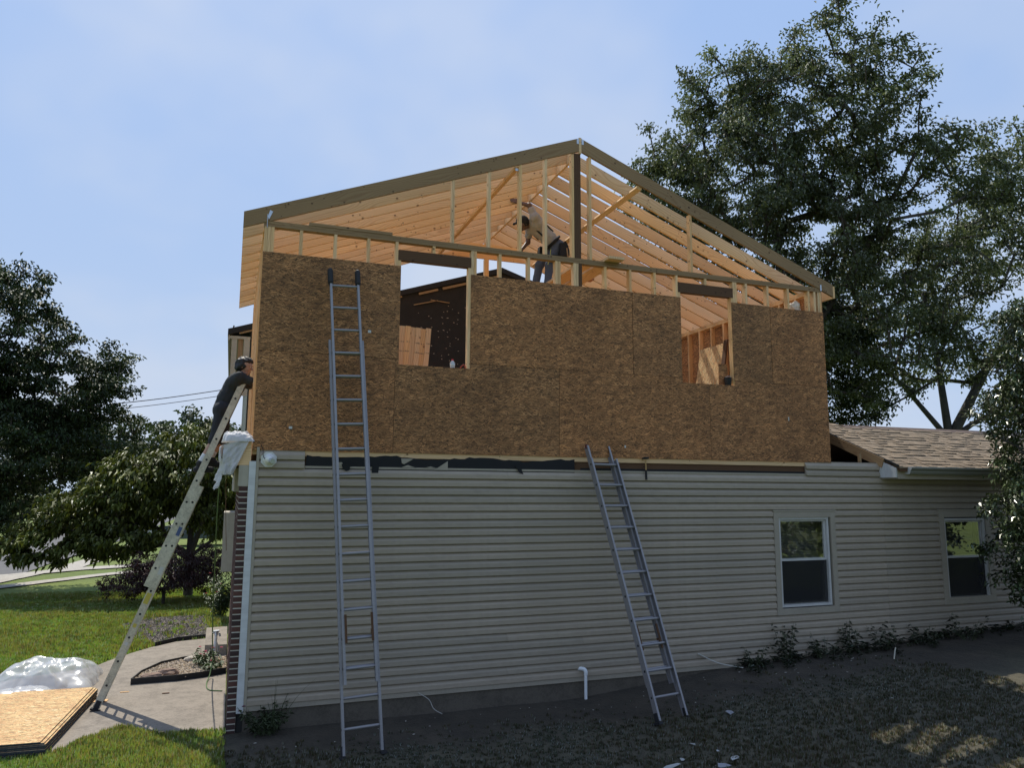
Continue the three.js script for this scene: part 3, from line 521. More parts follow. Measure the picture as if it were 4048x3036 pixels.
tree('maple_tree', 'tallest maple with wide green crown and dark forked trunk behind the right roof slope', 'tree', {
  seed: 101, trunk: [[16.6, 0, -10.2], [16.5, 3.5, -10.2], [16.6, 6.2, -10.2]], bark: M.bark, tip: 0.020,
  limbs: [{ pts: [[16.1, 8.5, -10.6], [15.2, 11, -11], [14.2, 13, -11.4]] }, { pts: [[16.7, 9, -10.4], [16.6, 12, -10.4], [17.0, 15, -9.6]] }, { pts: [[17.6, 8.2, -9.4], [18.8, 10.8, -8.2], [19.6, 13.2, -7.2]] }],
  blobs: [[15.6, 13.0, -10.8, 3.4, 3.0, 3.6], [17.2, 15.3, -9.4, 2.9, 2.7, 3.2], [13.8, 11.3, -12.0, 1.9, 2.0, 2.2], [14.6, 9.0, -11.6, 2.4, 1.8, 2.4], [18.6, 14.6, -7.8, 2.0, 2.8, 2.2], [20.0, 11.3, -6.8, 2.4, 2.6, 2.4], [17.2, 10.6, -9.4, 3.4, 2.4, 3.2], [16.2, 7.2, -10.4, 2.8, 1.7, 2.8], [18.7, 7.6, -8.4, 2.4, 2.2, 2.4], [18.0, 17.8, -8.4, 1.6, 1.7, 1.6], [13.1, 14.1, -12.4, 1.0, 1.2, 1.0], [15.4, 16.4, -11, 1.8, 1.7, 1.8], [14.4, 14.9, -12, 1.6, 1.6, 1.6], [13.5, 13.2, -12.6, 1.5, 1.5, 1.5]],
  n: 2000, per: 70, spread: 0.40, flat: 0.5, leaf: 0.13, gap: 1.1, col: green, step: 0.9,
});
tree('shade_tree', 'green tree with spreading grey limbs above the shingled roof, right of the maple', 'tree', {
  seed: 202, trunk: [[24.6, 0, -10.6], [24.4, 4.4, -10.7]], bark: M.barkGrey, tip: 0.022,
  limbs: [{ pts: [[23.2, 6.6, -11.6], [22.4, 7.6, -12.2]] }, { pts: [[24.2, 7.5, -10.8], [24.0, 10, -11]] }, { pts: [[25.4, 7, -9.8], [26.4, 9, -9]] }],
  blobs: [[25.6, 11.2, -9.4, 3.0, 2.8, 3.0], [23.2, 10.0, -11.6, 2.6, 2.4, 2.6], [27.4, 13.4, -7.4, 2.6, 3.0, 2.6], [28.6, 9.4, -7.2, 2.8, 3, 2.8], [22.0, 7.8, -12.4, 2.0, 1.3, 1.7], [24.2, 7.6, -10.6, 2.6, 1.3, 2.2], [22.6, 6.0, -11.8, 1.2, 0.8, 1.1], [26.2, 6.2, -9.4, 1.4, 1.0, 1.4], [25.8, 14.6, -8.6, 1.8, 1.6, 1.8]],
  n: 950, per: 70, spread: 0.45, leaf: 0.14, gap: 1.3, col: green, step: 1,
});
tree('evergreen_tree', 'dark dense tree directly behind the sheathed right corner, its foliage down to the shingles', 'tree', {
  seed: 303, trunk: [[19.8, 0, -12.5], [19.8, 3, -12.5], [19.7, 6, -12.5]], blobs: [[19.6, 6.2, -12.3, 2.7, 3.6, 2.7], [17.8, 6.6, -13.4, 2.2, 2.8, 2.2], [19.3, 9.0, -12.3, 2.0, 2.6, 2.0]],
  n: 460, per: 85, spread: 0.45, leaf: 0.135, col: deep, step: 0.8, mat: leafDim,
});
tree('cedar_tree', 'soft grey-green evergreen rising between the shade tree trunk and the glossy shrub', 'tree', {
  seed: 404, trunk: [[23.4, 0, -6.6], [23.4, 2, -6.6], [23.4, 5, -6.6]], blobs: [[23.6, 4.4, -6.4, 1.7, 2.6, 1.7], [23.8, 7.0, -6.2, 1.3, 2.2, 1.3]],
  n: 240, per: 80, spread: 0.34, leaf: 0.13, wide: 0.3, col: [[0.05, 0.075, 0.04], [0.075, 0.10, 0.055]], step: 0.6,
});
tree('glossy_shrub', 'tall shrub with small shiny leaves in front of the wing window', 'shrub', {
  seed: 505, trunk: [[11.3, 0.2, 1.5], [11.25, 1.0, 1.5], [11.25, 1.9, 1.5]], tip: 0.006, bark: M.barkGrey,
  limbs: [{ pts: [[11.2, 3.0, 1.5], [11.3, 4.2, 1.5]] }],
  blobs: [[11.35, 4.7, 1.5, 0.62, 0.85, 0.6], [11.15, 3.75, 1.45, 0.66, 0.55, 0.6], [11.45, 3.0, 1.5, 0.65, 0.5, 0.6], [11.15, 2.3, 1.4, 0.68, 0.5, 0.6], [11.1, 1.7, 1.4, 0.64, 0.45, 0.6], [11.35, 1.1, 1.4, 0.55, 0.4, 0.5], [12.4, 2.6, 1.6, 0.8, 2.0, 0.8], [12.3, 4.8, 1.6, 0.6, 0.8, 0.7]],  // rightmost blobs are out of view, added to shade the ground
  n: 820, per: 36, spread: 0.14, flat: 0.8, leaf: 0.075, wide: 0.5, droop: 0.2, col: [[0.075, 0.11, 0.045], [0.13, 0.16, 0.07]], step: 0.3, mat: leafGloss,
});
tree('large_yard_tree', 'large dark tree filling the left side above the lawn and road', 'tree', {
  seed: 606, trunk: [[-8.2, -0.6, -19.5], [-8.2, 1.4, -19.5], [-8.1, 3.0, -19.5]], tip: 0.02,
  blobs: [[-8.2, 7.7, -19.4, 2.5, 2.5, 2.6], [-6.0, 5.9, -19.8, 2.2, 1.9, 2.2], [-7.6, 3.9, -19.4, 3.2, 1.9, 2.8], [-5.0, 4.2, -20.0, 1.8, 1.5, 1.9], [-10.2, 5.5, -19, 2.4, 2.8, 2.4], [-4.6, 6.9, -20.2, 0.9, 0.8, 0.9], [-8.4, 1.9, -19, 2.6, 1.3, 2.4]],
  n: 1250, per: 85, spread: 0.38, flat: 0.4, leaf: 0.125, gap: 1.2, col: deep, step: 0.7, mat: leafDim, open: -0.2,
});
tree('dogwood_tree', 'small low-branched tree with drooping bright green leaves in the front yard', 'tree', {
  seed: 707, trunk: [[-1.28, -0.62, -14.4], [-1.26, 0.2, -14.4], [-1.3, 0.55, -14.4]], tip: 0.011, pw: 2.2,
  limbs: [{ pts: [[-1.9, 1.0, -14.2], [-2.9, 1.4, -14.0]] }, { pts: [[-0.6, 1.1, -14.3], [0.1, 1.5, -14.3]] }, { pts: [[-1.3, 1.6, -14.4], [-1.5, 2.6, -14.3]] }, { pts: [[-1.0, 1.5, -14.0], [-0.6, 2.4, -13.8]] }],
  blobs: [[-1.5, 2.9, -14.2, 1.4, 1.2, 1.4], [-2.9, 2.4, -14.0, 1.3, 1.0, 1.3], [-4.0, 1.8, -13.9, 1.1, 0.9, 1.1], [-3.0, 1.2, -13.7, 1.2, 0.55, 1.2], [-0.5, 2.0, -14.3, 1.1, 1.0, 1.2], [-1.0, 3.8, -14.3, 0.7, 0.7, 0.7], [-4.9, 1.25, -13.8, 0.6, 0.55, 0.6], [-5.7, 1.25, -13.7, 0.8, 0.5, 0.7], [-5.4, 0.8, -13.4, 0.5, 0.3, 0.5], [-4.2, 0.85, -13.6, 0.6, 0.35, 0.6]],
  n: 740, per: 30, spread: 0.22, flat: 0.6, leaf: 0.17, wide: 0.42, droop: 0.75, col: [[0.09, 0.12, 0.02], [0.17, 0.19, 0.03]], step: 0.35, mat: leafMat({ roughness: 0.62, transmission: 0.4 }),
});
tree('purple_leaf_shrub', 'low dark purple-leaved shrub under the small drooping tree', 'shrub', {
  seed: 808, trunk: [[-1.75, -0.5, -12.0], [-1.75, -0.2, -12.0]], tip: 0.006,
  blobs: [[-1.7, 0.40, -12.0, 1.05, 0.55, 0.9], [-0.8, 0.45, -12.2, 0.75, 0.6, 0.7], [-2.6, 0.12, -11.8, 0.6, 0.36, 0.55]], n: 420, per: 42, spread: 0.14, leaf: 0.06, wide: 0.4, droop: 0.6, col: [[0.06, 0.022, 0.024], [0.11, 0.045, 0.038]], step: 0.25,
});
tree('distant_tree', 'row of distant trees across the road behind the parked pickup', 'tree', {
  seed: 909, trunk: [[-3, -0.8, -58], [-3, 2, -58]], tip: 0.03, blobs: [[-3, 4.6, -58, 5, 4.6, 4], [2.5, 4, -60, 4.5, 4.6, 4], [-9, 4.4, -62, 4.5, 4.6, 4], [-17, 4.2, -64, 5.5, 5, 4], [-26, 4.4, -64, 6, 5, 4], [-36, 4.4, -62, 6, 5, 4], [-47, 4.5, -60, 7, 5, 4]], n: 1100, per: 40, spread: 0.7, leaf: 0.4, col: deep, step: 1.2,
}).userData.kind = 'stuff';
tree('facing_tree', 'trees across the yard in front of the house, mirrored in the lower window panes', 'trees', {
  seed: 911, trunk: [[8, 0, 30], [8, 3, 30]], tip: 0.03, blobs: [[0, 4.5, 30, 4.5, 4, 3], [9, 5, 32, 5, 4.5, 3], [18, 4.6, 30, 5, 4, 3], [27, 4.5, 26, 4.5, 4, 3], [26, 1.4, 21, 3, 1.6, 2], [17, 0.9, 12.5, 2.2, 1.3, 1.4], [21, 1.1, 14.5, 2.4, 1.5, 1.5], [25, 1.1, 15.5, 2.2, 1.5, 1.5], [32, 1.6, 23, 3.5, 1.8, 2.5], [36, 3.5, 30, 5, 3.5, 3]], n: 900, per: 34, spread: 0.6, leaf: 0.34, col: green, step: 1.5,
}).userData.kind = 'stuff';
function plant(name, label, category, [x, z], { h, n, w, col, leaf, seed, flower, fn = 0, blade, group }) {
  const r = rng(seed), y = gy(x, z) - 0.01, t = thing(name, label, category, [x, y, z], group), L = new Leaves(), stems = [], fl = new Leaves(); const heads = [];
  for (let i = 0; i < n; i++) {
    const a = r() * 6.283, q = w * Math.sqrt(r()), top = V(Math.cos(a) * q, h * (0.45 + 0.55 * r()), Math.sin(a) * q), b = V(top.x * 0.2, 0, top.z * 0.2), c = mix(0.7, 1.25, r());
    if (blade) { const d = top.clone().sub(b), len = d.length(); d.normalize(); let p = b; for (let k = 0; k < 5; k++) { const e = b.clone().addScaledVector(d, len * (k + 1) / 5).add(V(Math.cos(a), -0.3, Math.sin(a)).multiplyScalar(0.012 * (k + 1) * (k + 1) * h)); stems.push(cyl(p, e, 0.0042 - 0.0007 * k, 0.0035 - 0.0007 * k, 4)); p = e; } continue; }
    stems.push(cyl(b, top, 0.004, 0.002, 4)); const m = Math.max(3, Math.round(top.y / leaf * 1.4));
    for (let k = 0; k < m; k++) { const p = b.clone().lerp(top, 0.25 + 0.75 * k / m), d = V(Math.cos(k * 2.4 + a), 0.2 - 0.5 * r(), Math.sin(k * 2.4 + a)).normalize(); L.add(p, d, leaf * (0.7 + 0.6 * r()), leaf * 0.5, V(0, 1, 0), col.map(q => q * c), 0.3); }
    heads.push(top);
  }
  if (stems.length) obj(blade ? 'blades' : 'stems', stems, std([0.05, 0.07, 0.025]), t).userData = { kind: 'stuff' };
  if (!blade) obj('foliage', L.geo(), leafDim, t);
  for (let i = 0; i < fn; i++) { const f = new Leaves(), p = heads.length ? heads[i % heads.length] : V(gauss(r) * w, h * (0.3 + 0.4 * r()), gauss(r) * w); for (let k = 0; k < 5; k++) f.add(p.clone().add(V(0, 0.02, 0)), V(Math.cos(k * 1.257), 0.45, Math.sin(k * 1.257)).normalize(), 0.028, 0.03, V(0, 1, 0), flower, 0.2); obj('flower', f.geo(), leafSoft, t); }
  return t;
}
const leafG = [0.05, 0.095, 0.025];
plant('flowering_plant', 'low plant with pink flowers beside the white standpipe in the gravel bed', 'plant', [-0.52, -3.45], { h: 0.34, n: 46, w: 0.24, col: leafG, leaf: 0.075, seed: 1, flower: [0.6, 0.06, 0.16], fn: 7 });
plant('flowering_plant', 'leafy green plant at the front of the gravel bed by the bricks', 'plant', [-0.42, -3.08], { h: 0.26, n: 34, w: 0.18, col: leafG, leaf: 0.075, seed: 2, flower: [0.6, 0.06, 0.16], fn: 1 });
plant('rose_bush', 'rose bush with red flowers against the brick wall beyond the concrete step', 'bush', [-0.36, -8.9], { h: 1.0, n: 44, w: 0.42, col: leafG, leaf: 0.08, seed: 3, flower: [0.5, 0.03, 0.05], fn: 9 });
plant('weed_clump', 'low weeds with red flowers at the foot of the white corner board', 'plant', [0.22, 0.14], { h: 0.36, n: 40, w: 0.34, col: [0.06, 0.08, 0.03], leaf: 0.06, seed: 4, flower: [0.22, 0.05, 0.08], fn: 6 });
plant('tall_grass', 'tall thin blades of grass standing against the siding by the corner', 'grass clump', [0.30, 0.12], { h: 0.85, n: 9, w: 0.34, col: [0.06, 0.07, 0.035], seed: 5, blade: true });
for (const [x, z, h, w, l] of [[6.95, 0.20, 0.34, 0.2, 'sprouting weed at the left end of the overgrown strip below the first window'], [7.55, 0.16, 0.60, 0.24, 'tall leafy weed below the left side of the first lower window'], [8.2, 0.22, 0.40, 0.3, 'spreading weed below the middle of the first lower window'], [8.75, 0.16, 0.55, 0.22, 'upright weed below the right edge of the first lower window'], [9.4, 0.2, 0.46, 0.34, 'broad weed at the siding between the two lower windows'], [10.2, 0.25, 0.34, 0.3, 'low weed at the siding just left of the wing window'], [11.0, 0.4, 0.42, 0.4, 'wide weed under the wing window next to the glossy shrub']])
  plant('weed', l, 'weed', [x, z], { h, n: 12, w, col: [0.075, 0.085, 0.04], leaf: 0.075, seed: Math.round(x * 100), fn: 0 });
{ // overgrown strip along the wall
  const r = rng(888), C = new Leaves(); for (let k = 0; k < 16; k++) { const a = r() * 6.283, d = V(Math.cos(a), 0.1 + 0.9 * r(), Math.sin(a)).normalize(); C.add(V(gauss(r) * 0.05, 0.02 + 0.12 * r(), gauss(r) * 0.05), d, 0.07 + 0.05 * r(), 0.03, up0, [1, 1, 1].map(() => 0.7 + 0.6 * r()), 0.35); }
  const n = 190, im = new THREE.InstancedMesh(C.geo(), leafDim, n), m = new THREE.Matrix4(), q = new THREE.Quaternion(); for (let i = 0; i < n; i++) { const x = mix(6.6, 13.5, r()), z = 0.05 + 0.55 * r() * r() + 0.2 * Math.max(0, fbm(x, 1, 2, 2)), k = 0.35 + 0.8 * r() * r(); m.compose(V(x, gy(x, z), z), q.setFromAxisAngle(up0, r() * 6.28), V(k, k, k)); im.setMatrixAt(i, m); const t = 0.6 + 0.6 * r(); im.setColorAt(i, new THREE.Color().setRGB(0.07 * t, 0.08 * t, 0.04 * t)); }
  im.name = 'ground_cover'; im.userData = { kind: 'stuff', label: 'low dark overgrowth along the siding below the two lower windows', category: 'ground cover' }; scene.add(im);
  const chips = []; for (let i = 0; i < 70; i++) { const x = mix(-0.2, 9, r()), z = mix(0.2, 3.0, r() * r()), s = 0.008 + 0.022 * r() * r(), g = prism([[0, 0], [s, 0.3 * s], [s * 1.2, s], [0.2 * s, s * 0.8]], 0, 0.004, { plane: 'xz' }); g.rotateY(r() * 6); g.translate(x, gy(x, z) + 0.012, z); chips.push(g); }
  const c = obj('debris', chips, std([0.45, 0.42, 0.36])); c.userData = { kind: 'stuff', label: 'small pale chips scattered over the bare soil before the siding', category: 'debris' };
}
{ // grass
  const r = rng(1234), B = new Leaves(); for (let k = 0; k < 9; k++) { const a = r() * 6.283, d = V(Math.cos(a) * 0.45, 1, Math.sin(a) * 0.45).normalize(); B.add(V(gauss(r) * 0.03, -0.008, gauss(r) * 0.03), d, 0.045 + 0.035 * r(), 0.007, V(Math.cos(a), 0.5, Math.sin(a)), [1, 1, 1].map(() => 0.8 + 0.4 * r()), 0.3); }
  const g = B.geo(), mats = [], cols = [], m4 = new THREE.Matrix4(), q = new THREE.Quaternion(), up = V(0, 1, 0);
  const walk = [[-4.4, 0.33], [-1.86, 0.08], [-1.34, -0.5], [-0.87, -0.08], [-0.2, -0.06], [-0.2, -6], [-0.57, -6.03], [-1.1, -5.88], [-1.5, -5.45], [-1.9, -4.82], [-2.2, -4.12], [-3.3, -3.5], [-4.4, -2.9]];
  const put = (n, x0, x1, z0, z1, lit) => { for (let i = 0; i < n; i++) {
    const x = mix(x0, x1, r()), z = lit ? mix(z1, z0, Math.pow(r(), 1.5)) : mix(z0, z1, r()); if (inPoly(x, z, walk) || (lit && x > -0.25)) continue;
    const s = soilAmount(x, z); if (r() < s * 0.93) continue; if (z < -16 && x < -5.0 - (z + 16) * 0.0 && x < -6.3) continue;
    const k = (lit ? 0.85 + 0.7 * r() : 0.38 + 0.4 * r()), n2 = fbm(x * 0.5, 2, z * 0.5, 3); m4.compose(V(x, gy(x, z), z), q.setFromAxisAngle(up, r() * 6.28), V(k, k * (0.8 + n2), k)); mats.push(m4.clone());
    const dry = clamp(0.5 + n2 * 1.6 + 0.3 * gauss(r)); cols.push(lit ? [mix(0.25, 0.40, dry), mix(0.36, 0.39, dry), mix(0.035, 0.08, dry)] : [mix(0.09, 0.15, dry), mix(0.095, 0.12, dry), 0.045]);  // grass before the gable has the house shade put into its darker tint
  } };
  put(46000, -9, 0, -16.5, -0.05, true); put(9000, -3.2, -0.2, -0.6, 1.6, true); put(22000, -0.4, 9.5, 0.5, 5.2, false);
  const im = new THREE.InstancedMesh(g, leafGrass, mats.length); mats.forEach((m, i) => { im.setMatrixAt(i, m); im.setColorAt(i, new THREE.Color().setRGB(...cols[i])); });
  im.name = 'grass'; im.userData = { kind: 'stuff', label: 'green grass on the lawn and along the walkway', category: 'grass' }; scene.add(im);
}
// ---------------------------------------------------------------- ladders
function ladder(label, foot, top, side, o) {
  const u = V(...top).sub(V(...foot)), LEN = u.length(); u.normalize(); const w = V(...side); w.addScaledVector(u, -w.dot(u)).normalize(); const n = V().crossVectors(w, u);
  const t = thing('extension_ladder', label, 'ladder', foot); t.quaternion.setFromRotationMatrix(new THREE.Matrix4().makeBasis(w, u, n));
  const rail = (x, y0, y1, z, dp) => { const s = x < 0 ? 1 : -1, a = 0.005, f = 0.028, c = [[x, z - dp / 2], [x + s * f, z - dp / 2], [x + s * f, z - dp / 2 + a], [x + s * a, z - dp / 2 + a], [x + s * a, z + dp / 2 - a], [x + s * f, z + dp / 2 - a], [x + s * f, z + dp / 2], [x, z + dp / 2]]; return prism(c, y0, y1, { plane: 'xz', off: [x * 7 + y0, z] }); };
  const section = (W, y0, y1, z, first) => {
    for (const x of [-W / 2, W / 2]) obj('side_rail', rail(x, y0, y1, z, o.depth), o.mat, t);
    const plugs = []; for (let y = y0 + first; y < y1 - 0.06; y += 0.3048) { obj('rung', cyl(V(-W / 2 + 0.004, y, z), V(W / 2 - 0.004, y, z), 0.0165, 0.0165, 14), o.mat, t); for (const s of [-1, 1]) plugs.push(cyl(V(s * (W / 2 - 0.003), y, z), V(s * (W / 2 + 0.001), y, z), 0.015, 0.015, 10)); }
    obj('rung_ends', plugs, M.rubber, t).userData = { kind: 'stuff' };
  };
  section(o.baseW, 0.03, o.baseTo, 0, o.first ?? 0.27); section(o.flyW, o.flyFrom, LEN, o.flyZ, o.flyFirst ?? 0.2);
  for (const s of [-1, 1]) {
    obj('foot_shoe', [bx(s * o.baseW / 2 - 0.03, s * o.baseW / 2 + 0.03, -0.005, 0.02, -0.06, 0.06), bx(s * o.baseW / 2 - 0.012, s * o.baseW / 2 + 0.012, 0.021, 0.12, -0.03, 0.03)], M.rubber, t);
    const x = s * (o.flyW / 2 - 0.012);
    if (o.cap) { const g = new THREE.CapsuleGeometry(o.cap.r, o.cap.h, 5, 12); g.scale(0.85, 1, 1.25); g.translate(x, LEN - o.cap.h * 0.3, o.flyZ); obj('end_cap', g, o.cap.m, t); }
    obj('rung_lock', [bx(s * o.flyW / 2 - 0.04 * s - 0.012, s * o.flyW / 2 - 0.04 * s + 0.012, o.flyFrom + 0.42, o.flyFrom + 0.72, o.flyZ + 0.03, o.flyZ + 0.045), bx(s * o.flyW / 2 - 0.04 * s - 0.01, s * o.flyW / 2 - 0.04 * s + 0.01, o.flyFrom + 0.50, o.flyFrom + 0.55, o.flyZ - 0.02, o.flyZ + 0.03)], M.woodOld, t);
  }
  return [t, w, u, n];
}
ladder('tall grey extension ladder with black padded ends against the sheathing left of the open window', [1.155, gy(1.15, 1.2) + 0.005, 1.22], [0.912, 5.20, 0.065], [1, 0, 0], { baseW: 0.43, flyW: 0.368, baseTo: 4.72, flyFrom: 0.72, flyZ: 0.055, depth: 0.062, mat: M.alu, cap: { r: 0.042, h: 0.15, m: M.rubber }, first: 0.25, flyFirst: 0.16 });
ladder('short aluminium extension ladder with red tips leaning at a slant on the siding', [4.82, gy(4.8, 1.39) + 0.005, 1.39], [4.553, 3.12, 0.06], [0.465, 0, -0.096], { baseW: 0.47, flyW: 0.405, baseTo: 3.42, flyFrom: 0.42, flyZ: -0.05, depth: 0.075, mat: M.alu, cap: { r: 0.022, h: 0.03, m: M.redCap }, first: 0.26, flyFirst: 0.20 });
const lad = ladder('worn aluminium ladder on the concrete walk with a person standing near its top', [-1.74, -0.268, -1.66], [-0.150, 3.945, -1.66], [0, 0, 1], { baseW: 0.44, flyW: 0.385, baseTo: 2.98, flyFrom: 1.56, flyZ: 0.07, depth: 0.085, mat: M.aluWarm, first: 0.28, flyFirst: 0.25 });
obj('sticker', [bx(0.2205, 0.2215, 1.36, 1.50, -0.03, 0.03), bx(0.2205, 0.2215, 1.05, 1.1, -0.02, 0.02)], std([0.5, 0.42, 0.08]), lad[0]); obj('sticker', [bx(0.2205, 0.2215, 2.28, 2.40, -0.025, 0.02)], std([0.08, 0.12, 0.25]), lad[0]);
obj('sticker', [bx(0.2205, 0.2215, 0.82, 0.86, -0.02, 0.02), bx(0.2205, 0.2215, 1.75, 1.85, -0.025, 0.02)], std([0.55, 0.55, 0.52]), lad[0]);

// ---------------------------------------------------------------- people
function nets(f, lo, hi, cell) { // surface nets over a signed distance
  const n = [0, 1, 2].map(k => Math.ceil((hi[k] - lo[k]) / cell) + 1), [A, B, C] = n, v = new Float32Array(A * B * C), ix = new Int32Array(A * B * C).fill(-1), pos = [], idx = [], id = (i, j, k) => i + A * (j + B * k);
  for (let k = 0; k < C; k++) for (let j = 0; j < B; j++) for (let i = 0; i < A; i++) v[id(i, j, k)] = f(lo[0] + i * cell, lo[1] + j * cell, lo[2] + k * cell);
  const ed = [[0, 1], [2, 3], [4, 5], [6, 7], [0, 2], [1, 3], [4, 6], [5, 7], [0, 4], [1, 5], [2, 6], [3, 7]];
  for (let k = 0; k + 1 < C; k++) for (let j = 0; j + 1 < B; j++) for (let i = 0; i + 1 < A; i++) {
    const c = []; for (let b = 0; b < 8; b++) c.push(v[id(i + (b & 1), j + (b >> 1 & 1), k + (b >> 2))]); let s = 0; for (const q of c) s += q < 0; if (!s || s === 8) continue;
    let x = 0, y = 0, z = 0, m = 0; for (const [a, b] of ed) if (c[a] < 0 !== c[b] < 0) { const t = c[a] / (c[a] - c[b]); x += mix(a & 1, b & 1, t); y += mix(a >> 1 & 1, b >> 1 & 1, t); z += mix(a >> 2, b >> 2, t); m++; }
    ix[id(i, j, k)] = pos.length / 3; pos.push(lo[0] + (i + x / m) * cell, lo[1] + (j + y / m) * cell, lo[2] + (k + z / m) * cell);
  }
  const quad = (a, b, c, d, fl) => { if (a < 0 || b < 0 || c < 0 || d < 0) return; fl ? idx.push(a, b, c, a, c, d) : idx.push(a, c, b, a, d, c); };
  for (let k = 1; k + 1 < C; k++) for (let j = 1; j + 1 < B; j++) for (let i = 1; i + 1 < A; i++) {
    const s = v[id(i, j, k)] < 0;
    if (s !== v[id(i + 1, j, k)] < 0) quad(ix[id(i, j, k)], ix[id(i, j - 1, k)], ix[id(i, j - 1, k - 1)], ix[id(i, j, k - 1)], !s);
    if (s !== v[id(i, j + 1, k)] < 0) quad(ix[id(i, j, k)], ix[id(i, j, k - 1)], ix[id(i - 1, j, k - 1)], ix[id(i - 1, j, k)], !s);
    if (s !== v[id(i, j, k + 1)] < 0) quad(ix[id(i, j, k)], ix[id(i - 1, j, k)], ix[id(i - 1, j - 1, k)], ix[id(i, j - 1, k)], !s);
  }
  const g = new THREE.BufferGeometry(); g.setAttribute('position', new THREE.Float32BufferAttribute(pos, 3)); g.setIndex(idx); g.computeVertexNormals();
  { const p = g.attributes.position, nn = g.attributes.normal, e = cell * 0.5; for (let i = 0; i < p.count; i++) { const x = p.getX(i), y = p.getY(i), z = p.getZ(i), q = V(f(x + e, y, z) - f(x - e, y, z), f(x, y + e, z) - f(x, y - e, z), f(x, y, z + e) - f(x, y, z - e)).normalize(); nn.setXYZ(i, q.x, q.y, q.z); } }
  { const p = g.attributes.position, nn = g.attributes.normal; let dot = 0; for (let i = 0; i < idx.length; i += 3) { const [a, b, c] = [0, 1, 2].map(k => V().fromBufferAttribute(p, idx[i + k])); dot += b.sub(a).cross(c.sub(a)).dot(V().fromBufferAttribute(nn, idx[i])); } if (dot < 0) { for (let i = 0; i < idx.length; i += 3) { const q = idx[i]; idx[i] = idx[i + 1]; idx[i + 1] = q; } g.setIndex(idx); } }
  return g;
}
function bones(list, k = 0.02, wob = 0) { // smooth union of tapered capsules [a, b, ra, rb]
  const L = list.map(([a, b, ra, rb]) => ({ a, d: b.clone().sub(a), ra, rb: rb ?? ra, q: Math.max(1e-9, b.distanceToSquared(a)) }));
  const f = (x, y, z) => { let m = 1e9; for (const { a, d, ra, rb, q } of L) { const px = x - a.x, py = y - a.y, pz = z - a.z, t = clamp((px * d.x + py * d.y + pz * d.z) / q), ex = px - d.x * t, ey = py - d.y * t, ez = pz - d.z * t, e = Math.sqrt(ex * ex + ey * ey + ez * ez) - mix(ra, rb, t), h = Math.max(k - Math.abs(m - e), 0) / k; m = Math.min(m, e) - h * h * k * 0.25; } return wob ? m + wob * PN.noise(x * 22, y * 16, z * 22) : m; };
  const lo = [1e9, 1e9, 1e9], hi = [-1e9, -1e9, -1e9]; for (const [a, b, ra, rb] of list) for (const [p, r] of [[a, ra], [b, rb ?? ra]]) ['x', 'y', 'z'].forEach((c, i) => { lo[i] = Math.min(lo[i], p[c] - r - 0.03); hi[i] = Math.max(hi[i], p[c] + r + 0.03); });
  return (cell) => nets(f, lo, hi, cell);
}
function handBones(wrist, dir, palm, thumbSide, curl) { // dir: to the fingers, palm: out of the palm, thumbSide: towards the thumb
  const d = dir.clone().normalize(), t = thumbSide.clone().addScaledVector(d, -thumbSide.dot(d)).normalize(), p = palm.clone().addScaledVector(d, -palm.dot(d)).addScaledVector(t, -palm.dot(t)).normalize(), out = [], at = (a, b, c) => wrist.clone().addScaledVector(d, a).addScaledVector(t, b).addScaledVector(p, c);
  for (const b of [-0.026, -0.009, 0.009, 0.026]) out.push([at(0.005, b * 0.6, 0), at(0.088, b, 0), 0.016, 0.012]);
  [[0.026, 0.072], [0.009, 0.080], [-0.009, 0.074], [-0.027, 0.058]].forEach(([b, len]) => { let c = at(0.088, b, 0), a = curl * 0.35; for (const s of [0.45, 0.32, 0.23]) { const e = c.clone().addScaledVector(d, len * s * Math.cos(a)).addScaledVector(p, len * s * Math.sin(a)); out.push([c, e, 0.0088, 0.0078]); c = e; a += curl; } });
  const c0 = at(0.025, 0.026, 0.006), c1 = at(0.058, 0.052, 0.018), c2 = at(0.084, 0.058, 0.034); out.push([c0, c1, 0.013, 0.0105], [c1, c2, 0.010, 0.0085]); return out;
}
function headBones(c, F, U) {
  const S = V().crossVectors(F, U).normalize(), at = (f, u, s) => c.clone().addScaledVector(F, f).addScaledVector(U, u).addScaledVector(S, s);
  const L = [[at(-0.02, 0.03, 0), at(0.015, 0.025, 0), 0.088, 0.084], [at(0.035, -0.03, -0.02), at(0.035, -0.03, 0.02), 0.055], [at(0.045, -0.085, -0.015), at(0.045, -0.085, 0.015), 0.036], [at(0.096, 0.005, 0), at(0.112, -0.032, 0), 0.008, 0.014], [at(0.092, -0.062, -0.016), at(0.092, -0.062, 0.016), 0.009], [at(0.088, -0.077, -0.012), at(0.088, -0.077, 0.012), 0.009], [at(0.088, 0.024, -0.05), at(0.098, 0.024, -0.015), 0.008], [at(0.088, 0.024, 0.05), at(0.098, 0.024, 0.015), 0.008]];
  for (const s of [-1, 1]) L.push([at(-0.01, 0.02, s * 0.082), at(-0.015, -0.03, s * 0.078), 0.016, 0.011]);
  return [L, at, S];
}
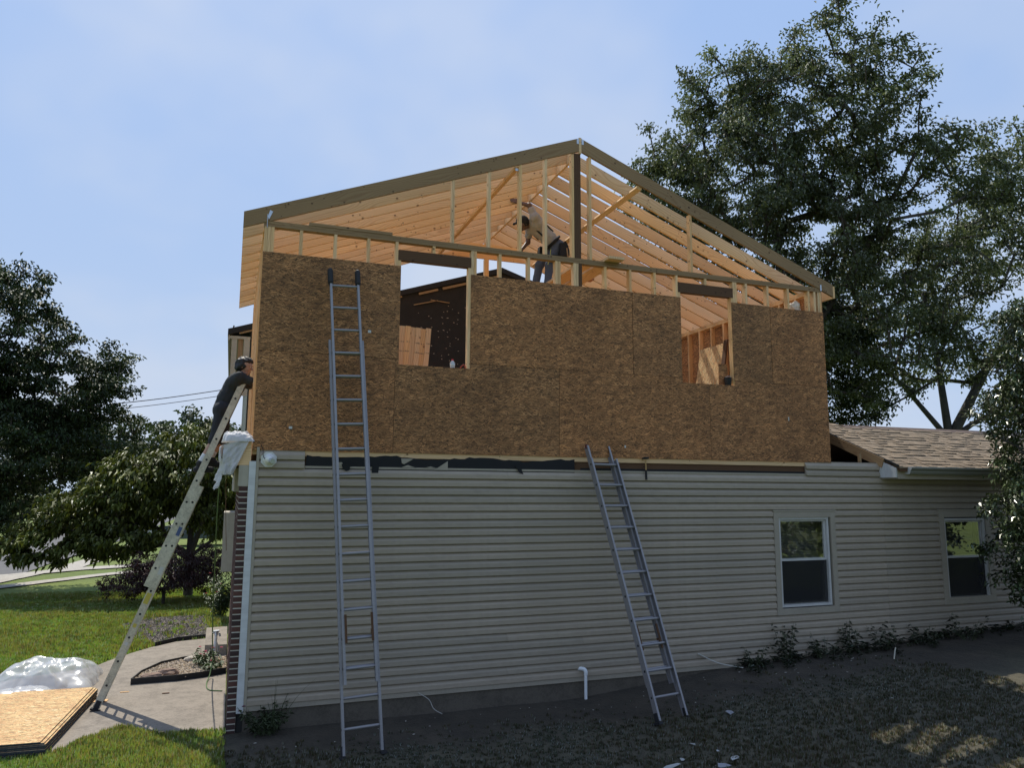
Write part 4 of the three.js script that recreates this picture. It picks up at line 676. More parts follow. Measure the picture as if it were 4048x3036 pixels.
function person(label, j, look) {
  const t = thing('person', label, 'person'), [hb, at] = headBones(j.head, j.F, j.U), S = j.scale ?? 1;
  const limb = (a, b, c, r) => [[a, b, r[0], r[1]], [b, c, r[2], r[3]]];
  const torso = [[j.shL, j.shR, 0.075], [j.chest.clone().lerp(j.shL, 0.45), j.chest.clone().lerp(j.shR, 0.45), 0.12], [j.chest, j.waist, 0.125, 0.115], [j.hipL, j.hipR, 0.105], [j.waist, j.hipL.clone().lerp(j.hipR, 0.5), 0.115, 0.12]];
  const legs = [...limb(j.hipL, j.knL, j.anL, [0.088, 0.058, 0.056, 0.038]), ...limb(j.hipR, j.knR, j.anR, [0.088, 0.058, 0.056, 0.038]), [j.anL, j.toL, 0.038, 0.03], [j.anR, j.toR, 0.038, 0.03]];
  const arms = [...limb(j.shL, j.elL, j.wrL, [0.052, 0.040, 0.040, 0.027]), ...limb(j.shR, j.elR, j.wrR, [0.052, 0.040, 0.040, 0.027])];
  const neck = [[j.shL.clone().lerp(j.shR, 0.5), j.head.clone().addScaledVector(j.U, -0.06), 0.062, 0.054]];
  obj('body', [bones([...torso, ...legs, ...arms, ...neck], 0.03)(0.012), bones(hb, 0.014)(0.0045), bones(handBones(j.wrL, ...j.handL), 0.008)(0.004), bones(handBones(j.wrR, ...j.handR), 0.008)(0.004)], look.skin, t);
  const infl = (L, e) => L.map(([a, b, ra, rb]) => [a, b, ra + e, (rb ?? ra) + e]), sleeve = 0.62;
  obj('shirt', bones([...infl(torso.slice(0, 3), 0.014), [j.waist, j.waist.clone().lerp(j.hipL.clone().lerp(j.hipR, 0.5), 0.5), 0.130, 0.132], [j.shL, j.shL.clone().lerp(j.elL, sleeve), 0.066, 0.062], [j.shR, j.shR.clone().lerp(j.elR, sleeve), 0.066, 0.062]], 0.035, 0.007)(0.011), look.shirt, t);
  const cut = look.shorts ? 0.25 : 1, leg = (h, k, a) => cut === 1 ? [[h, k, 0.102, 0.076], [k, a, 0.074, 0.062]] : [[h, k, 0.104, 0.082], [k, k.clone().lerp(a, 0.12), 0.082, 0.082]];
  obj(look.shorts ? 'shorts' : 'jeans', bones([...infl(torso.slice(3), 0.012), ...leg(j.hipL, j.knL, j.anL), ...leg(j.hipR, j.knR, j.anR)], 0.03, 0.006)(0.011), look.pants, t);
  for (const [a, to, kn] of [[j.anL, j.toL, j.knL], [j.anR, j.toR, j.knR]]) {
    if (look.sock) obj('sock', bones([[a.clone().lerp(kn, 0.30), a, 0.047, 0.047]], 0.02)(0.009), look.sock, t);
    const d = to.clone().sub(a).setY(0).normalize(), heel = a.clone().addScaledVector(d, -0.05).setY(to.y - 0.004);
    obj('shoe', bones([[a, a.clone().lerp(to, 0.35), 0.054, 0.050], [heel, to.clone().addScaledVector(d, 0.03), 0.042, 0.042]], 0.04)(0.009), look.shoe, t);
  }
  for (const s of [-1, 1]) { const e = new THREE.SphereGeometry(0.0125, 10, 8), p = at(0.083, 0.005, s * 0.033); e.translate(p.x, p.y, p.z); const eye = obj('eye', e, M.pvc, t); const q = new THREE.SphereGeometry(0.006, 8, 6), p2 = at(0.0925, 0.005, s * 0.033); q.translate(p2.x, p2.y, p2.z); obj('pupil', q, M.black, eye); }
  return [t, at];
}
const up = V(0, 1, 0);
{
  const F = V(0.94, -0.12, 0.15).normalize(), U = V(0.18, 0.97, 0).normalize();
  const [t, at] = person('person in dark grey shirt and shorts with white socks, high on the left ladder', {
    head: V(-0.205, 4.215, -1.655), F, U, chest: V(-0.33, 3.93, -1.66), waist: V(-0.415, 3.74, -1.66), shR: V(-0.265, 4.03, -1.485), shL: V(-0.265, 4.03, -1.835),
    hipR: V(-0.465, 3.58, -1.575), hipL: V(-0.465, 3.58, -1.745), knR: V(-0.53, 3.18, -1.56), knL: V(-0.44, 3.21, -1.77), anR: V(-0.705, 2.83, -1.56), anL: V(-0.60, 2.90, -1.77), toR: V(-0.60, 2.745, -1.56), toL: V(-0.48, 2.825, -1.77),
    elR: V(-0.03, 3.96, -1.46), wrR: V(0.10, 4.13, -1.50), handR: [V(0.3, 0.9, -0.1), V(0, 0, -1), V(-1, 0.2, 0), 0.7], elL: V(-0.04, 3.95, -1.90), wrL: V(0.08, 4.12, -1.92), handL: [V(0.3, 0.9, 0.1), V(0, 0, 1), V(-1, 0.2, 0), 0.7],
  }, { skin: std([0.42, 0.24, 0.17], { roughness: 0.6 }), shirt: std([0.022, 0.023, 0.026]), pants: std([0.018, 0.019, 0.024]), shorts: true, sock: std([0.6, 0.6, 0.62]), shoe: std([0.02, 0.02, 0.022]) });
  obj('hair', bones([[at(-0.035, 0.045, 0), at(0.0, 0.062, 0), 0.098, 0.086], [at(-0.055, -0.02, -0.02), at(-0.055, -0.02, 0.02), 0.074], [at(0.045, 0.088, -0.03), at(0.045, 0.088, 0.03), 0.042], [at(0.01, 0.0, 0.075), at(-0.02, 0.04, 0.07), 0.022], [at(0.01, 0.0, -0.075), at(-0.02, 0.04, -0.07), 0.022]], 0.03, 0.016)(0.006), std([0.012, 0.010, 0.010], { roughness: 0.6 }), t);
}
{
  const F = V(-0.93, -0.32, 0.12).normalize(), U = V(-0.30, 0.94, 0.1).normalize(), U2 = U.clone().addScaledVector(F, -U.dot(F)).normalize();
  const j = {
    head: V(4.175, 7.04, -1.99), F, U: U2, chest: V(4.47, 7.00, -2.0), waist: V(4.66, 6.85, -2.0), shL: V(4.345, 7.115, -1.835), shR: V(4.375, 7.075, -2.165), hipL: V(4.80, 6.70, -1.915), hipR: V(4.80, 6.70, -2.085),
    knL: V(4.64, 6.34, -1.90), knR: V(4.54, 6.38, -2.12), anL: V(4.60, 5.985, -1.90), anR: V(4.47, 5.985, -2.14), toL: V(4.48, 5.932, -1.90), toR: V(4.35, 5.932, -2.14),
    elL: V(4.255, 7.345, -1.875), wrL: V(4.115, 7.41, -2.0), handL: [V(-0.85, 0.35, -0.15), V(0, 0.1, -1), V(0, 1, 0), 0.25], elR: V(4.36, 6.80, -2.21), wrR: V(4.22, 6.63, -2.15), handR: [V(-0.6, -0.7, 0.1), V(0.2, 0, 1), V(-0.7, 0.6, 0.2), 0.9],
  };
  const [t, at] = person('person in white shirt, black cap and tool belt reaching up to a rafter', j, { skin: std([0.13, 0.07, 0.048], { roughness: 0.5 }), shirt: std([0.36, 0.33, 0.305]), pants: std([0.07, 0.08, 0.105]), shoe: std([0.03, 0.03, 0.032]) });
  const cap = bones([[at(-0.02, 0.055, 0), at(0.02, 0.05, 0), 0.092, 0.088], [at(-0.035, 0.02, -0.02), at(-0.035, 0.02, 0.02), 0.086]], 0.03)(0.007);
  obj('cap', [cap, bones([[at(0.09, 0.045, -0.035), at(0.09, 0.045, 0.035), 0.012], [at(0.165, 0.025, -0.03), at(0.165, 0.025, 0.03), 0.010], [at(0.09, 0.045, 0), at(0.165, 0.025, 0), 0.012]], 0.05)(0.006)], std([0.012, 0.012, 0.014]), t);
  const bl = std([0.013, 0.012, 0.012]), ring = []; const c = V(4.735, 6.775, -2.0), ax = V(0.55, -0.52, 0).normalize(), s1 = V(0, 0, 1), s2 = V().crossVectors(ax, s1); for (let i = 0; i < 14; i++) { const a = i / 14 * 6.283; ring.push(c.clone().addScaledVector(s1, 0.185 * Math.cos(a)).addScaledVector(s2, 0.145 * Math.sin(a))); }
  obj('tool_belt', [new THREE.TubeGeometry(new THREE.CatmullRomCurve3(ring, true), 40, 0.026, 6, true)], bl, t);
  const pouch = (x, y, z, w, h, d, a) => { const g = new THREE.BoxGeometry(w, h, d, 2, 2, 2), p = g.attributes.position; for (let i = 0; i < p.count; i++) p.setX(i, p.getX(i) * (1 + 0.5 * (0.5 - p.getY(i) / h))); g.computeVertexNormals(); g.rotateZ(a); g.translate(x, y, z); return g; };
  obj('pouch', pouch(4.86, 6.60, -1.80, 0.13, 0.22, 0.09, 0.15), bl, t); obj('pouch', pouch(4.93, 6.66, -1.98, 0.10, 0.24, 0.2, 0.3), bl, t); obj('pouch', pouch(4.70, 6.42, -1.81, 0.12, 0.13, 0.07, 0), bl, t); obj('pouch', pouch(4.60, 6.62, -2.16, 0.10, 0.2, 0.1, 0), bl, t);
  obj('hammer_handle', cyl(V(4.90, 6.62, -1.76), V(4.93, 6.38, -1.75), 0.014), M.woodGrey, t);
  for (const z of [-1.90, -2.10]) obj('suspender', tube([V(4.71, 6.94, z), V(4.58, 7.045, z), V(4.47, 7.13, z + 0.01), V(4.375, 7.19, z), V(4.29, 7.12, z), V(4.36, 6.97, z), V(4.52, 6.83, z)], 0.014, 24, 6), bl, t);
  obj('tape_measure', tube([V(4.62, 6.58, -1.80), V(4.60, 6.45, -1.79), V(4.56, 6.30, -1.79)], 0.006, 8, 5), std([0.45, 0.42, 0.08]), t);
}
// ---------------------------------------------------------------- loose timber and things in the frame
const one = (name, label, category, geo, m, group) => tag(obj(name, geo, m), label, category, group);
one('plank', 'long plank lying on the top plate and running back into the roof frame', 'plank', bx(4.70, 4.955, 5.8515, 5.8895, -2.75, 0.16), M.wood[3]);
one('plank', 'plank under the feet of the person in the white shirt', 'plank', bx(4.40, 4.655, 5.8515, 5.8895, -2.75, -0.13), M.wood[1]);
one('offcut', 'short reddish board lying across the planks behind the dark post', 'board', bx(4.50, 5.08, 5.892, 5.93, -1.22, -1.08), M.woodRed);
{
  const r = rng(90); M.stamp = std([0.16, 0.12, 0.10]);
  for (let i = 0; i < 7; i++) {
    const w = 0.089, x = 1.855 + i * 0.078, top = 4.905 + 0.028 * (r() - 0.5) - i * 0.004, z = -1.18 - (i % 2) * 0.02, g = bx(0, w * 0.85, -1.92, 0, -0.038, 0); g.rotateX(-0.05); g.rotateZ(-0.045 - i * 0.006);
    const o = thing('leaning_stud', 'new pale stud stacked upright with others in the left window opening', 'timber', [x, top, z], 'studs leaning in the left window opening'); obj('timber', g, M.wood[i % 3 === 2 ? 2 : 0], o).position.set(0, 0, 0);
    const marks = []; for (const y of [-0.24, -0.245 - 0.14]) for (let k = 0; k < 6; k++) { if (r() < 0.25) continue; const q = bx(0.008 + k * 0.011, 0.008 + k * 0.011 + 0.003 + 0.004 * r(), y - 0.008, y + 0.008 + 0.004 * r(), 0.0004, 0.0012); q.rotateX(-0.05); q.rotateZ(-0.045 - i * 0.006); marks.push(q); }
    if (marks.length && i !== 3) obj('print', marks, M.stamp, o).userData = { kind: 'stuff' };
  }
}
{
  const b = thing('water_bottle', 'small clear plastic water bottle with red cap on the left window sill', 'bottle', [2.415, 4.1065, -0.045]);
  const prof = [[0.0, 0.0], [0.032, 0.0], [0.034, 0.008], [0.034, 0.03], [0.031, 0.035], [0.034, 0.04], [0.034, 0.07], [0.026, 0.092], [0.014, 0.104], [0.013, 0.112]].map(p => new THREE.Vector2(...p)); obj('bottle_body', new THREE.LatheGeometry(prof, 20), phy([0.85, 0.88, 0.92], { transmission: 0.7, roughness: 0.15, thickness: 0 }), b); obj('cap', cyl(V(0, 0.110, 0), V(0, 0.128, 0), 0.016, 0.015, 16), std([0.5, 0.03, 0.03]), b); obj('label_band', cyl(V(0, 0.042, 0), V(0, 0.062, 0), 0.0345, 0.0345, 20), std([0.6, 0.62, 0.66]), b);
  one('red_hose_loop', 'bit of red air hose showing at the right end of the left window sill', 'hose', tube([V(2.53, 4.11, -0.09), V(2.55, 4.15, -0.07), V(2.585, 4.17, -0.06), V(2.60, 4.112, -0.05)], 0.009), std([0.3, 0.05, 0.03]));
  const m = thing('bucket', 'small black bucket on the right end of the right window sill', 'bucket', [6.855, 4.1065, -0.055]); obj('bucket_body', new THREE.LatheGeometry([[0, 0], [0.046, 0], [0.058, 0.12], [0.062, 0.122], [0.062, 0.128], [0.055, 0.128], [0.043, 0.006], [0, 0.006]].map(p => new THREE.Vector2(...p)), 22), M.rubber, m); obj('handle', tube([V(-0.058, 0.122, 0), V(-0.03, 0.145, 0.03), V(0.03, 0.145, 0.03), V(0.058, 0.122, 0)], 0.003), M.galv, m);
  one('sheathing_scrap', 'upright scrap of sheathing behind the black bucket in the right window opening', 'board', prism([[6.735, 4.107], [6.90, 4.107], [6.90, 4.46], [6.745, 4.46]], -0.13, -0.119), M.osb[0]);
  const lean = bx(-0.011, 0, 0, 2.42, -3.35, -2.50); lean.rotateZ(-0.17); lean.translate(8.24, 2.99, 0); one('leaning_sheet', 'sunlit sheathing panel with diagonal shadow stripes leaning inside the right window opening', 'panel', lean, M.osbNew);
  const dk = bx(-0.03, 0, 0, 2.45, -2.47, -2.36); dk.rotateZ(-0.16); dk.translate(8.22, 2.99, 0); one('dark_board', 'dark narrow board leaning beside the sunlit panel in the right window opening', 'board', dk, M.woodOld);
  const bag = new THREE.IcosahedronGeometry(0.11, 4), p = bag.attributes.position; for (let i = 0; i < p.count; i++) { const v = V().fromBufferAttribute(p, i), k = 1 + 0.9 * fbm(v.x * 9, v.y * 9, v.z * 9, 3); p.setXYZ(i, v.x * k, v.y * k * 1.2, v.z * k); } bag.computeVertexNormals(); bag.translate(8.40, 5.52, -0.26); one('crumpled_paper', 'crumpled pale paper stuffed beside the right corner studs', 'paper', bag, std([0.7, 0.62, 0.5]));
}
{ // hammer stuck in the gap
  const h = thing('hammer', 'hammer hanging head up in the dark gap right of the short ladder', 'hammer', [5.315, 2.945, 0.03]); h.rotation.z = 0.03;
  obj('handle', [cyl(V(0, -0.30, 0), V(0, -0.16, 0), 0.016, 0.014)], M.rubber, h); obj('shaft', cyl(V(0, -0.16, 0), V(0, 0.0, 0), 0.011, 0.010), std([0.42, 0.26, 0.10]), h);
  obj('head', [cyl(V(0.01, 0.012, 0), V(0.05, 0.012, 0), 0.014), bx(-0.02, 0.01, -0.003, 0.027, -0.013, 0.013), prism([[-0.06, -0.004], [-0.02, 0.002], [-0.02, 0.026], [-0.045, 0.018]], -0.01, 0.01)], M.black, h);
}
// ---------------------------------------------------------------- on the ground
{ // stacked sheathing sheets
  const g = prism([[-1.22, -2.3], [0, -2.3], [0, 0], [-1.22, 0]], 0, 0.011, { plane: 'xz', off: [0.4, 0.2] }), r = rng(17), n = 10;
  for (let i = 0; i < n; i++) {
    const topmost = i === n - 1, o = thing('sheathing_sheet', topmost ? 'uppermost sunlit sheathing sheet of the stack beside the ladder foot' : 'sheathing sheet with dark edges inside the stack beside the ladder foot', 'sheet', [-1.965 + 0.012 * (r() - 0.5), -0.262 + i * 0.0128, 0.17 + 0.02 * (r() - 0.5)], topmost ? undefined : 'sheathing sheets under the uppermost one');
    if (topmost) o.position.x -= 0.05; else if (i === n - 2) o.position.x -= 0.01;
    o.rotation.y = -0.065 + 0.006 * (r() - 0.5);
    obj('sheet_core', g, M.osbNew, o); obj('edge_coat', [bx(-1.2205, 0.0006, 0.0005, 0.0105, 0.0002, 0.0010), bx(0.0002, 0.0010, 0.0005, 0.0105, -2.3, 0.0)], M.osbEdge, o);
  }
  one('wood_scrap', 'thin wood scrap by the near corner of the sheet stack', 'wood scrap', bx(-1.90, -1.80, -0.271, -0.25, 0.09, 0.14), M.woodRed);
  one('wood_scrap', 'small board under the foot of the ladder on the walkway', 'wood scrap', bx(-1.86, -1.66, -0.2715, -0.262, -1.95, -1.85), M.wood[2]);
  one('wood_scrap', 'dark sliver of wood between the ladder shadow and the gravel bed', 'wood scrap', bx(-1.02, -0.93, -0.2715, -0.262, -2.05, -2.02), M.woodOld);
  one('wood_scrap', 'pale splinter of wood near the pointed end of the gravel bed', 'wood scrap', bx(-1.56, -1.45, -0.2715, -0.263, -2.30, -2.27), M.wood[1]);
}
function crumple(w, d, h, seed, nx = 70, nz = 70) { // sheet of plastic heaped over itself
  const g = new THREE.PlaneGeometry(w, d, nx, nz); g.rotateX(-Math.PI / 2); const p = g.attributes.position;
  for (let i = 0; i < p.count; i++) {
    const x = p.getX(i), z = p.getZ(i), u = x / w * 2, v = z / d * 2, e = Math.max(0, 1 - Math.pow(Math.abs(u), 2.6)) * Math.max(0, 1 - Math.pow(Math.abs(v), 2.6));
    const f = fbm(x * 1.9 + seed, 0.3, z * 1.9, 3), ridge = 1 - Math.abs(fbm(x * 3 + seed, 5, z * 3, 2)) * 3.2;
    p.setY(i, Math.max(0.004, Math.pow(e, 0.45) * h * (0.72 + 0.7 * f + 0.16 * ridge))); p.setX(i, x + 0.12 * fbm(x * 3, 8 + seed, z * 3, 3)); p.setZ(i, z + 0.12 * fbm(x * 3, 18 + seed, z * 3, 3));
  }
  g.computeVertexNormals(); return g;
}
{
  const a = crumple(1.35, 1.25, 0.36, 3.3); a.translate(-2.62, -0.27, -3.05); one('plastic_sheeting', 'heap of clear crumpled plastic sheeting behind the sheet stack', 'plastic sheet', a, M.plastic);
  const b = crumple(0.8, 0.6, 0.16, 9.1, 50, 40); b.translate(-2.75, -0.265, -2.35); one('plastic_sheeting', 'flatter fold of white plastic sheeting right against the sheet stack', 'plastic sheet', b, M.plastic);
  // white sheet over the cut eave: a crumpled heap on top and a hanging tail
  const hp = crumple(0.34, 0.45, 0.13, 5.7, 60, 60); { const p = hp.attributes.position; for (let i = 0; i < p.count; i++) { const y = p.getY(i); p.setY(i, y + Math.min(1, y * 20) * 0.05 * fbm(p.getX(i) * 16, 2, p.getZ(i) * 16, 3)); } hp.computeVertexNormals(); } hp.translate(-0.245, 3.045, -0.17); one('plastic_heap', 'crumpled white plastic bunched on top of the cut eave at the left corner', 'plastic sheet', hp, M.plasticWhite);
  const nu = 60, nv = 60, pos = [], idx = [];
  for (let j = 0; j <= nv; j++) for (let i = 0; i <= nu; i++) { // j runs down the fall, i along the eave
    const t = j / nv, u = i / nu, z = 0.03 - 0.42 * u * (1 - 0.45 * t), y = 3.06 - 0.52 * t - 0.05 * Math.sin(u * 9) * t - 0.06 * Math.abs(fbm(u * 6, 3, 1, 2)) * t, bulge = 0.035 * Math.sin(u * 17 + 2 * t) * t + 0.05 * fbm(u * 4, t * 3, 7, 4);
    const x = t < 0.12 ? mix(-0.16, -0.40, t / 0.12) : -0.40 - 0.035 * (t - 0.12) - 0.02 * Math.sin(t * 7); pos.push(x - 0.02 + bulge * 0.9, y + 0.03 * fbm(u * 5, t * 5, 2, 3), z + 0.02 * fbm(u * 5, t * 5, 12, 3));
  }
  for (let j = 0; j < nv; j++) for (let i = 0; i < nu; i++) { const k = j * (nu + 1) + i; idx.push(k, k + nu + 1, k + 1, k + 1, k + nu + 1, k + nu + 2); }
  const g = new THREE.BufferGeometry(); g.setAttribute('position', new THREE.Float32BufferAttribute(pos, 3)); g.setIndex(idx); g.computeVertexNormals(); one('plastic_drape', 'tail of white plastic hanging off the cut eave at the left corner', 'plastic sheet', g, M.plasticWhite);
  const fg = new THREE.PlaneGeometry(0.30, 0.40, 30, 40), fp = fg.attributes.position; for (let i = 0; i < fp.count; i++) { const x = fp.getX(i), y = fp.getY(i), lo = (0.2 - y) / 0.4; fp.setXYZ(i, -0.255 + x * (1 - 0.55 * lo) - 0.10 * lo, 2.85 + y + 0.05 * x / 0.15 * (1 - lo) + 0.02 * fbm(x * 9, y * 9, 1, 2), 0.035 + 0.05 * fbm(x * 7, y * 5, 3, 4) + 0.02 * Math.sin(x * 40 + y * 12) * lo); } fg.computeVertexNormals();
  one('plastic_flap', 'front corner of white plastic folded down over the eave beam', 'plastic sheet', fg, M.plasticWhite);
}
{ // cords
  one('green_cord', 'thin green cord hanging from the plastic at the left corner down to the walkway', 'cord', tube([V(-0.43, 2.58, -0.1), V(-0.44, 2.2, -0.6), V(-0.44, 1.5, -1.4), V(-0.44, 0.8, -2.1), V(-0.43, 0.3, -2.6), V(-0.41, -0.02, -2.85), V(-0.44, -0.22, -2.7), V(-0.47, -0.262, -2.45), V(-0.42, -0.264, -2.0), V(-0.26, -0.264, -1.9)], 0.008, 80, 6), std([0.10, 0.17, 0.06]));
  one('brown_cord', 'thin brown cord hanging under the plastic at the left corner', 'cord', tube([V(-0.36, 2.6, -0.1), V(-0.34, 2.2, -0.12), V(-0.31, 1.75, -0.2)], 0.0035, 20, 5), std([0.14, 0.06, 0.03]));
  const wm = std([0.02, 0.02, 0.022]);
  one('power_line', 'upper black power line reaching from the large left tree to the house', 'wire', tube([V(-16, 4.35, -18.5), V(-7.6, 5.0, -19.5), V(-4, 5.5, -20), V(-0.6, 6.22, -20.4), V(6, 7.9, -21)], 0.016, 40, 5), wm);
  one('power_line', 'lower black power line just under the other one', 'wire', tube([V(-16, 4.2, -18.5), V(-7.6, 4.82, -19.5), V(-4, 5.3, -20), V(-0.6, 6.0, -20.4), V(6, 7.6, -21)], 0.012, 40, 5), wm);
}
{ // gravel bed
  const bed = [[-1.47, -2.72], [-1.39, -3.2], [-1.16, -3.75], [-0.85, -4.0], [-0.47, -4.0], [-0.215, -4.0], [-0.215, -3.0], [-0.54, -2.84], [-0.88, -2.74]];
  const b = thing('gravel_bed', 'pointed bed of tan gravel with black edging against the brick wall', 'gravel bed', [0, 0, 0]);
  obj('bed_base', prism(bed.map(([x, z]) => [x, z]), -0.272, -0.235, { plane: 'xz' }), std([0.28, 0.22, 0.15], { map: speckle }), b);
  const wallOf = (P, h) => { const out = []; for (let i = 0; i + 1 < P.length; i++) { const A = V(P[i][0], -0.272 + h / 2, P[i][1]), B = V(P[i + 1][0], -0.272 + h / 2, P[i + 1][1]); out.push(board(A, B, h, 0.014)); } return out; };
  obj('edging', wallOf([[-0.22, -2.99], [-0.54, -2.83], [-0.88, -2.73], [-1.475, -2.71]], 0.085), M.rubber, b); obj('edging', wallOf([[-1.475, -2.71], [-1.395, -3.2], [-1.165, -3.76], [-0.855, -4.01], [-0.5, -4.02]], 0.085), M.rubber, b);
  const r = rng(55), st = new THREE.IcosahedronGeometry(1, 0), n = 2600, im = new THREE.InstancedMesh(st, std([1, 1, 1], { roughness: 0.8 }), n), m = new THREE.Matrix4(), e = new THREE.Euler(), q = new THREE.Quaternion(); let k = 0;
  while (k < n) { const x = mix(-1.47, -0.22, r()), z = mix(-4.0, -2.72, r()); if (!inPoly(x, z, bed)) continue; const s = 0.009 + 0.012 * r(), t = 0.6 + 0.7 * r(), w = r(); m.compose(V(x, -0.236 + s * 0.3, z), q.setFromEuler(e.set(r() * 6, r() * 6, r() * 6)), V(s * 1.3, s * 0.8, s)); im.setMatrixAt(k, m); im.setColorAt(k, new THREE.Color().setRGB(mix(0.42, 0.5, w) * t, mix(0.31, 0.42, w) * t, mix(0.19, 0.33, w) * t)); k++; }
  im.name = 'gravel'; im.userData = { kind: 'stuff' }; b.add(im);
  const stone = (s, seed) => { const g = new THREE.IcosahedronGeometry(1, 4), p = g.attributes.position; for (let i = 0; i < p.count; i++) { const v = V().fromBufferAttribute(p, i), f = 1 + 0.7 * fbm(v.x * 1.1 + seed, v.y * 1.1, v.z * 1.1, 4); p.setXYZ(i, v.x * s[0] * f, Math.min(v.y * s[1] * f, s[1] * 0.8), v.z * s[2] * f); } g.computeVertexNormals(); return g; };
  const put = (l, s, seed, x, z, m2) => { const g = stone(s, seed); g.translate(x, -0.21, z); one('rock', l, 'rock', g, m2); };
  put('angular brown rock in the front of the gravel bed', [0.15, 0.09, 0.08], 3, -1.02, -2.93, M.rock); put('flat reddish rock at the pointed end of the gravel bed', [0.14, 0.05, 0.08], 8, -1.22, -2.86, M.rock); put('smooth pale rock at the back edge of the gravel bed', [0.11, 0.06, 0.09], 12, -0.74, -3.86, M.rockPale);
}
{ // mulch, step, standpipe
  const r = rng(56), st = new THREE.BoxGeometry(1, 1, 1), mats = [], m = new THREE.Matrix4(), e = new THREE.Euler(), q = new THREE.Quaternion(); for (let i = 0; i < 5000; i++) { const x = mix(-2.4, -0.45, r()), z = mix(-9.3, -5.8, r()); if (!inPoly(x, z, mulchPoly)) continue; m.compose(V(x, gy(x, z) + 0.008, z), q.setFromEuler(e.set(r() * 0.8, r() * 6, r() * 0.8)), V(0.03 + 0.04 * r(), 0.008, 0.012)); mats.push(m.clone()); }
  const im = new THREE.InstancedMesh(st, std([1, 1, 1]), mats.length); mats.forEach((a, i) => { im.setMatrixAt(i, a); const t = 0.08 + 0.22 * r(); im.setColorAt(i, new THREE.Color().setRGB(t, t * 0.85, t * 0.7)); }); im.name = 'mulch'; im.userData = { kind: 'stuff', label: 'loose grey-brown mulch beside the far end of the walkway', category: 'mulch' }; scene.add(im);
  one('lawn_edging', 'black strip edging along the far side of the concrete walkway', 'edging', [board(V(-1.40, -0.25, -5.55), V(-1.06, -0.25, -5.94), 0.08, 0.015), board(V(-1.06, -0.25, -5.94), V(-0.57, -0.25, -6.06), 0.08, 0.015)], M.rubber);
  one('concrete_step', 'low concrete step against the brick wall beyond the standpipe', 'step', prism([[-0.56, -4.45], [-0.215, -4.4], [-0.215, -6.2], [-0.58, -6.15]], -0.4, -0.11, { plane: 'xz' }), M.concrete);
  const s = thing('standpipe', 'white water standpipe with valve on top in the gravel bed', 'pipe', [-0.405, -0.24, -3.75]); obj('pipe', cyl(V(0, 0, 0), V(0.015, 0.40, 0), 0.022), M.pvc, s); obj('valve', [cyl(V(0.015, 0.40, 0), V(0.016, 0.45, 0), 0.028, 0.022), cyl(V(-0.05, 0.435, 0), V(0.05, 0.44, 0), 0.014), cyl(V(0.016, 0.455, 0), V(0.016, 0.475, 0), 0.05, 0.05, 10), cyl(V(0.06, 0.43, 0), V(0.075, 0.38, 0), 0.016)], M.galv, s); obj('side_pipe', tube([V(0.03, 0.3, 0.02), V(0.055, 0.2, 0.02), V(0.06, 0.02, 0.02)], 0.009), M.galv, s);
  const v = thing('vent_pipe', 'white plastic pipe stub with elbow standing at the foundation', 'pipe', [4.305, -0.30, 0.075]); obj('pipe', cyl(V(0, 0, 0), V(0, 0.34, 0), 0.021), M.pvc, v); obj('elbow', [tube([V(0, 0.33, 0), V(0, 0.375, 0), V(-0.015, 0.40, -0.012), V(-0.05, 0.405, -0.05), V(-0.07, 0.405, -0.075)], 0.026, 16, 12)], M.pvc, v);
}
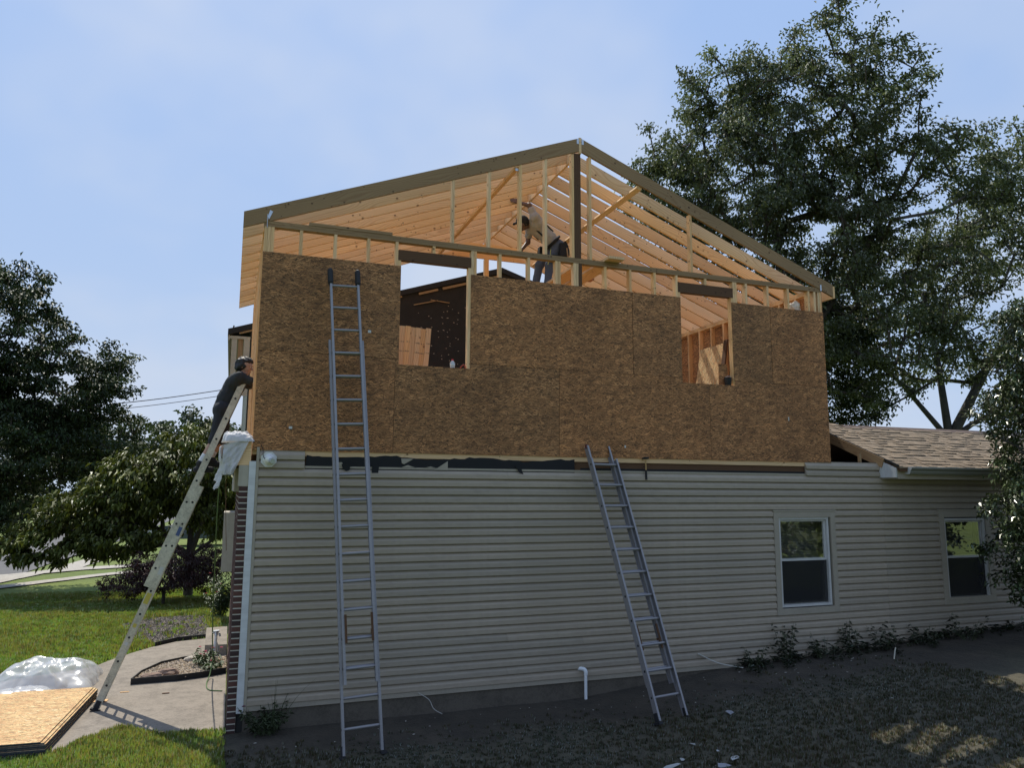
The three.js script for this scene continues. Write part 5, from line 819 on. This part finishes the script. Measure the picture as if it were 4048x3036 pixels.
{ // scraps on the grass
  const m = std([0.40, 0.40, 0.38]), bits = [['long pale scrap lying on the ground right of the tall ladder', 4.05, 2.56, 0.30, 0.07, 0.3], ['small white chip between the two nearest pale scraps', 4.27, 2.44, 0.09, 0.06, 1], ['white scrap on bare soil in front of the short ladder', 4.59, 2.15, 0.09, 0.06, 2], ['broad white scrap farthest right among the scraps on the ground', 4.72, 2.70, 0.17, 0.10, 0.1], ['grey crumpled scrap on the dark grass right of the short ladder', 5.50, 1.58, 0.16, 0.09, 0.8], ['tiny white chip beside the broad white scrap', 4.70, 2.45, 0.05, 0.035, 0.4], ['flat grey scrap at the bottom edge left of the broad white scrap', 4.52, 2.80, 0.22, 0.12, 0.2]];
  const r = rng(61); for (const [l, x, z, w, d, a] of bits) { const P = []; for (let i = 0; i < 6; i++) { const t = (i + 0.7 * r()) / 6 * 6.283, k = 0.45 + 0.8 * r(); P.push([Math.cos(t) * w / 2 * k, Math.sin(t) * d / 2 * k]); } const g = prism(P, 0, 0.006, { plane: 'xz' }); g.rotateX(0.10); g.rotateY(a); g.translate(x, gy(x, z) + 0.02, z); one('scrap', l, 'scrap', g, l.includes('grey') ? std([0.28, 0.28, 0.30]) : m); }
  one('cut_stick', 'thin pale strip lying against the siding below the first lower window', 'stick', tube([V(6.1, 0.18, 0.04), V(6.4, 0.04, 0.10), V(6.75, -0.03, 0.20)], 0.008, 10, 5), std([0.5, 0.48, 0.42])); one('cut_stick', 'bent pale strip among the weeds between the two lower windows', 'stick', tube([V(9.0, -0.02, 0.75), V(9.25, 0.10, 0.55), V(9.32, 0.14, 0.5)], 0.010, 10, 5), std([0.5, 0.46, 0.36]));
  one('wire_end', 'thin pale wire curling out of the foundation left of the pipe stub', 'wire', tube([V(2.02, -0.02, 0.03), V(2.15, -0.10, 0.08), V(2.2, -0.2, 0.12), V(2.3, -0.26, 0.16)], 0.005, 12, 5), std([0.4, 0.38, 0.34]));
}
{ // pickup across the lawn
  const c = thing('parked_pickup', 'dark blue pickup truck parked far back beyond the small tree', 'pickup truck', [-4.55, gy(-4, -38) + 0.02, -38]);
  const paint = phy([0.035, 0.05, 0.08], { roughness: 0.25, clearcoat: 1 }), wArch = (x) => { const a = []; for (let i = 0; i <= 10; i++) { const t = Math.PI * i / 10; a.push([x - 0.46 * Math.cos(t), 0.40 + 0.46 * Math.sin(t)]); } return a; };
  obj('car_body', prism([[0, 0.42], ...wArch(0.95), ...wArch(4.35), [5.5, 0.5], [5.5, 1.12], [3.9, 1.14], [3.55, 1.78], [2.15, 1.80], [1.5, 1.14], [0.35, 1.02], [0.02, 0.85]], -1.75, 0), paint, c);
  obj('side_window', prism([[1.75, 1.17], [3.62, 1.18], [3.42, 1.70], [2.2, 1.72]], 0.003, 0.012), M.rubber, c);
  for (const x of [0.95, 4.35]) for (const z of [-0.12, -1.63]) { const w = obj('wheel', cyl(V(x, 0.38, z - 0.11), V(x, 0.38, z + 0.11), 0.38, 0.38, 24), M.rubber, c); obj('rim', cyl(V(x, 0.38, z + 0.111), V(x, 0.38, z + 0.13), 0.24, 0.2, 10), M.galv, w); }
  obj('bumper', bx(-0.08, 0.06, 0.42, 0.62, -1.78, 0.02), M.galv, c); obj('headlight', bx(-0.005, 0.25, 0.74, 0.9, 0.002, 0.014), M.white, c);
}
renderer.render(scene, camera);
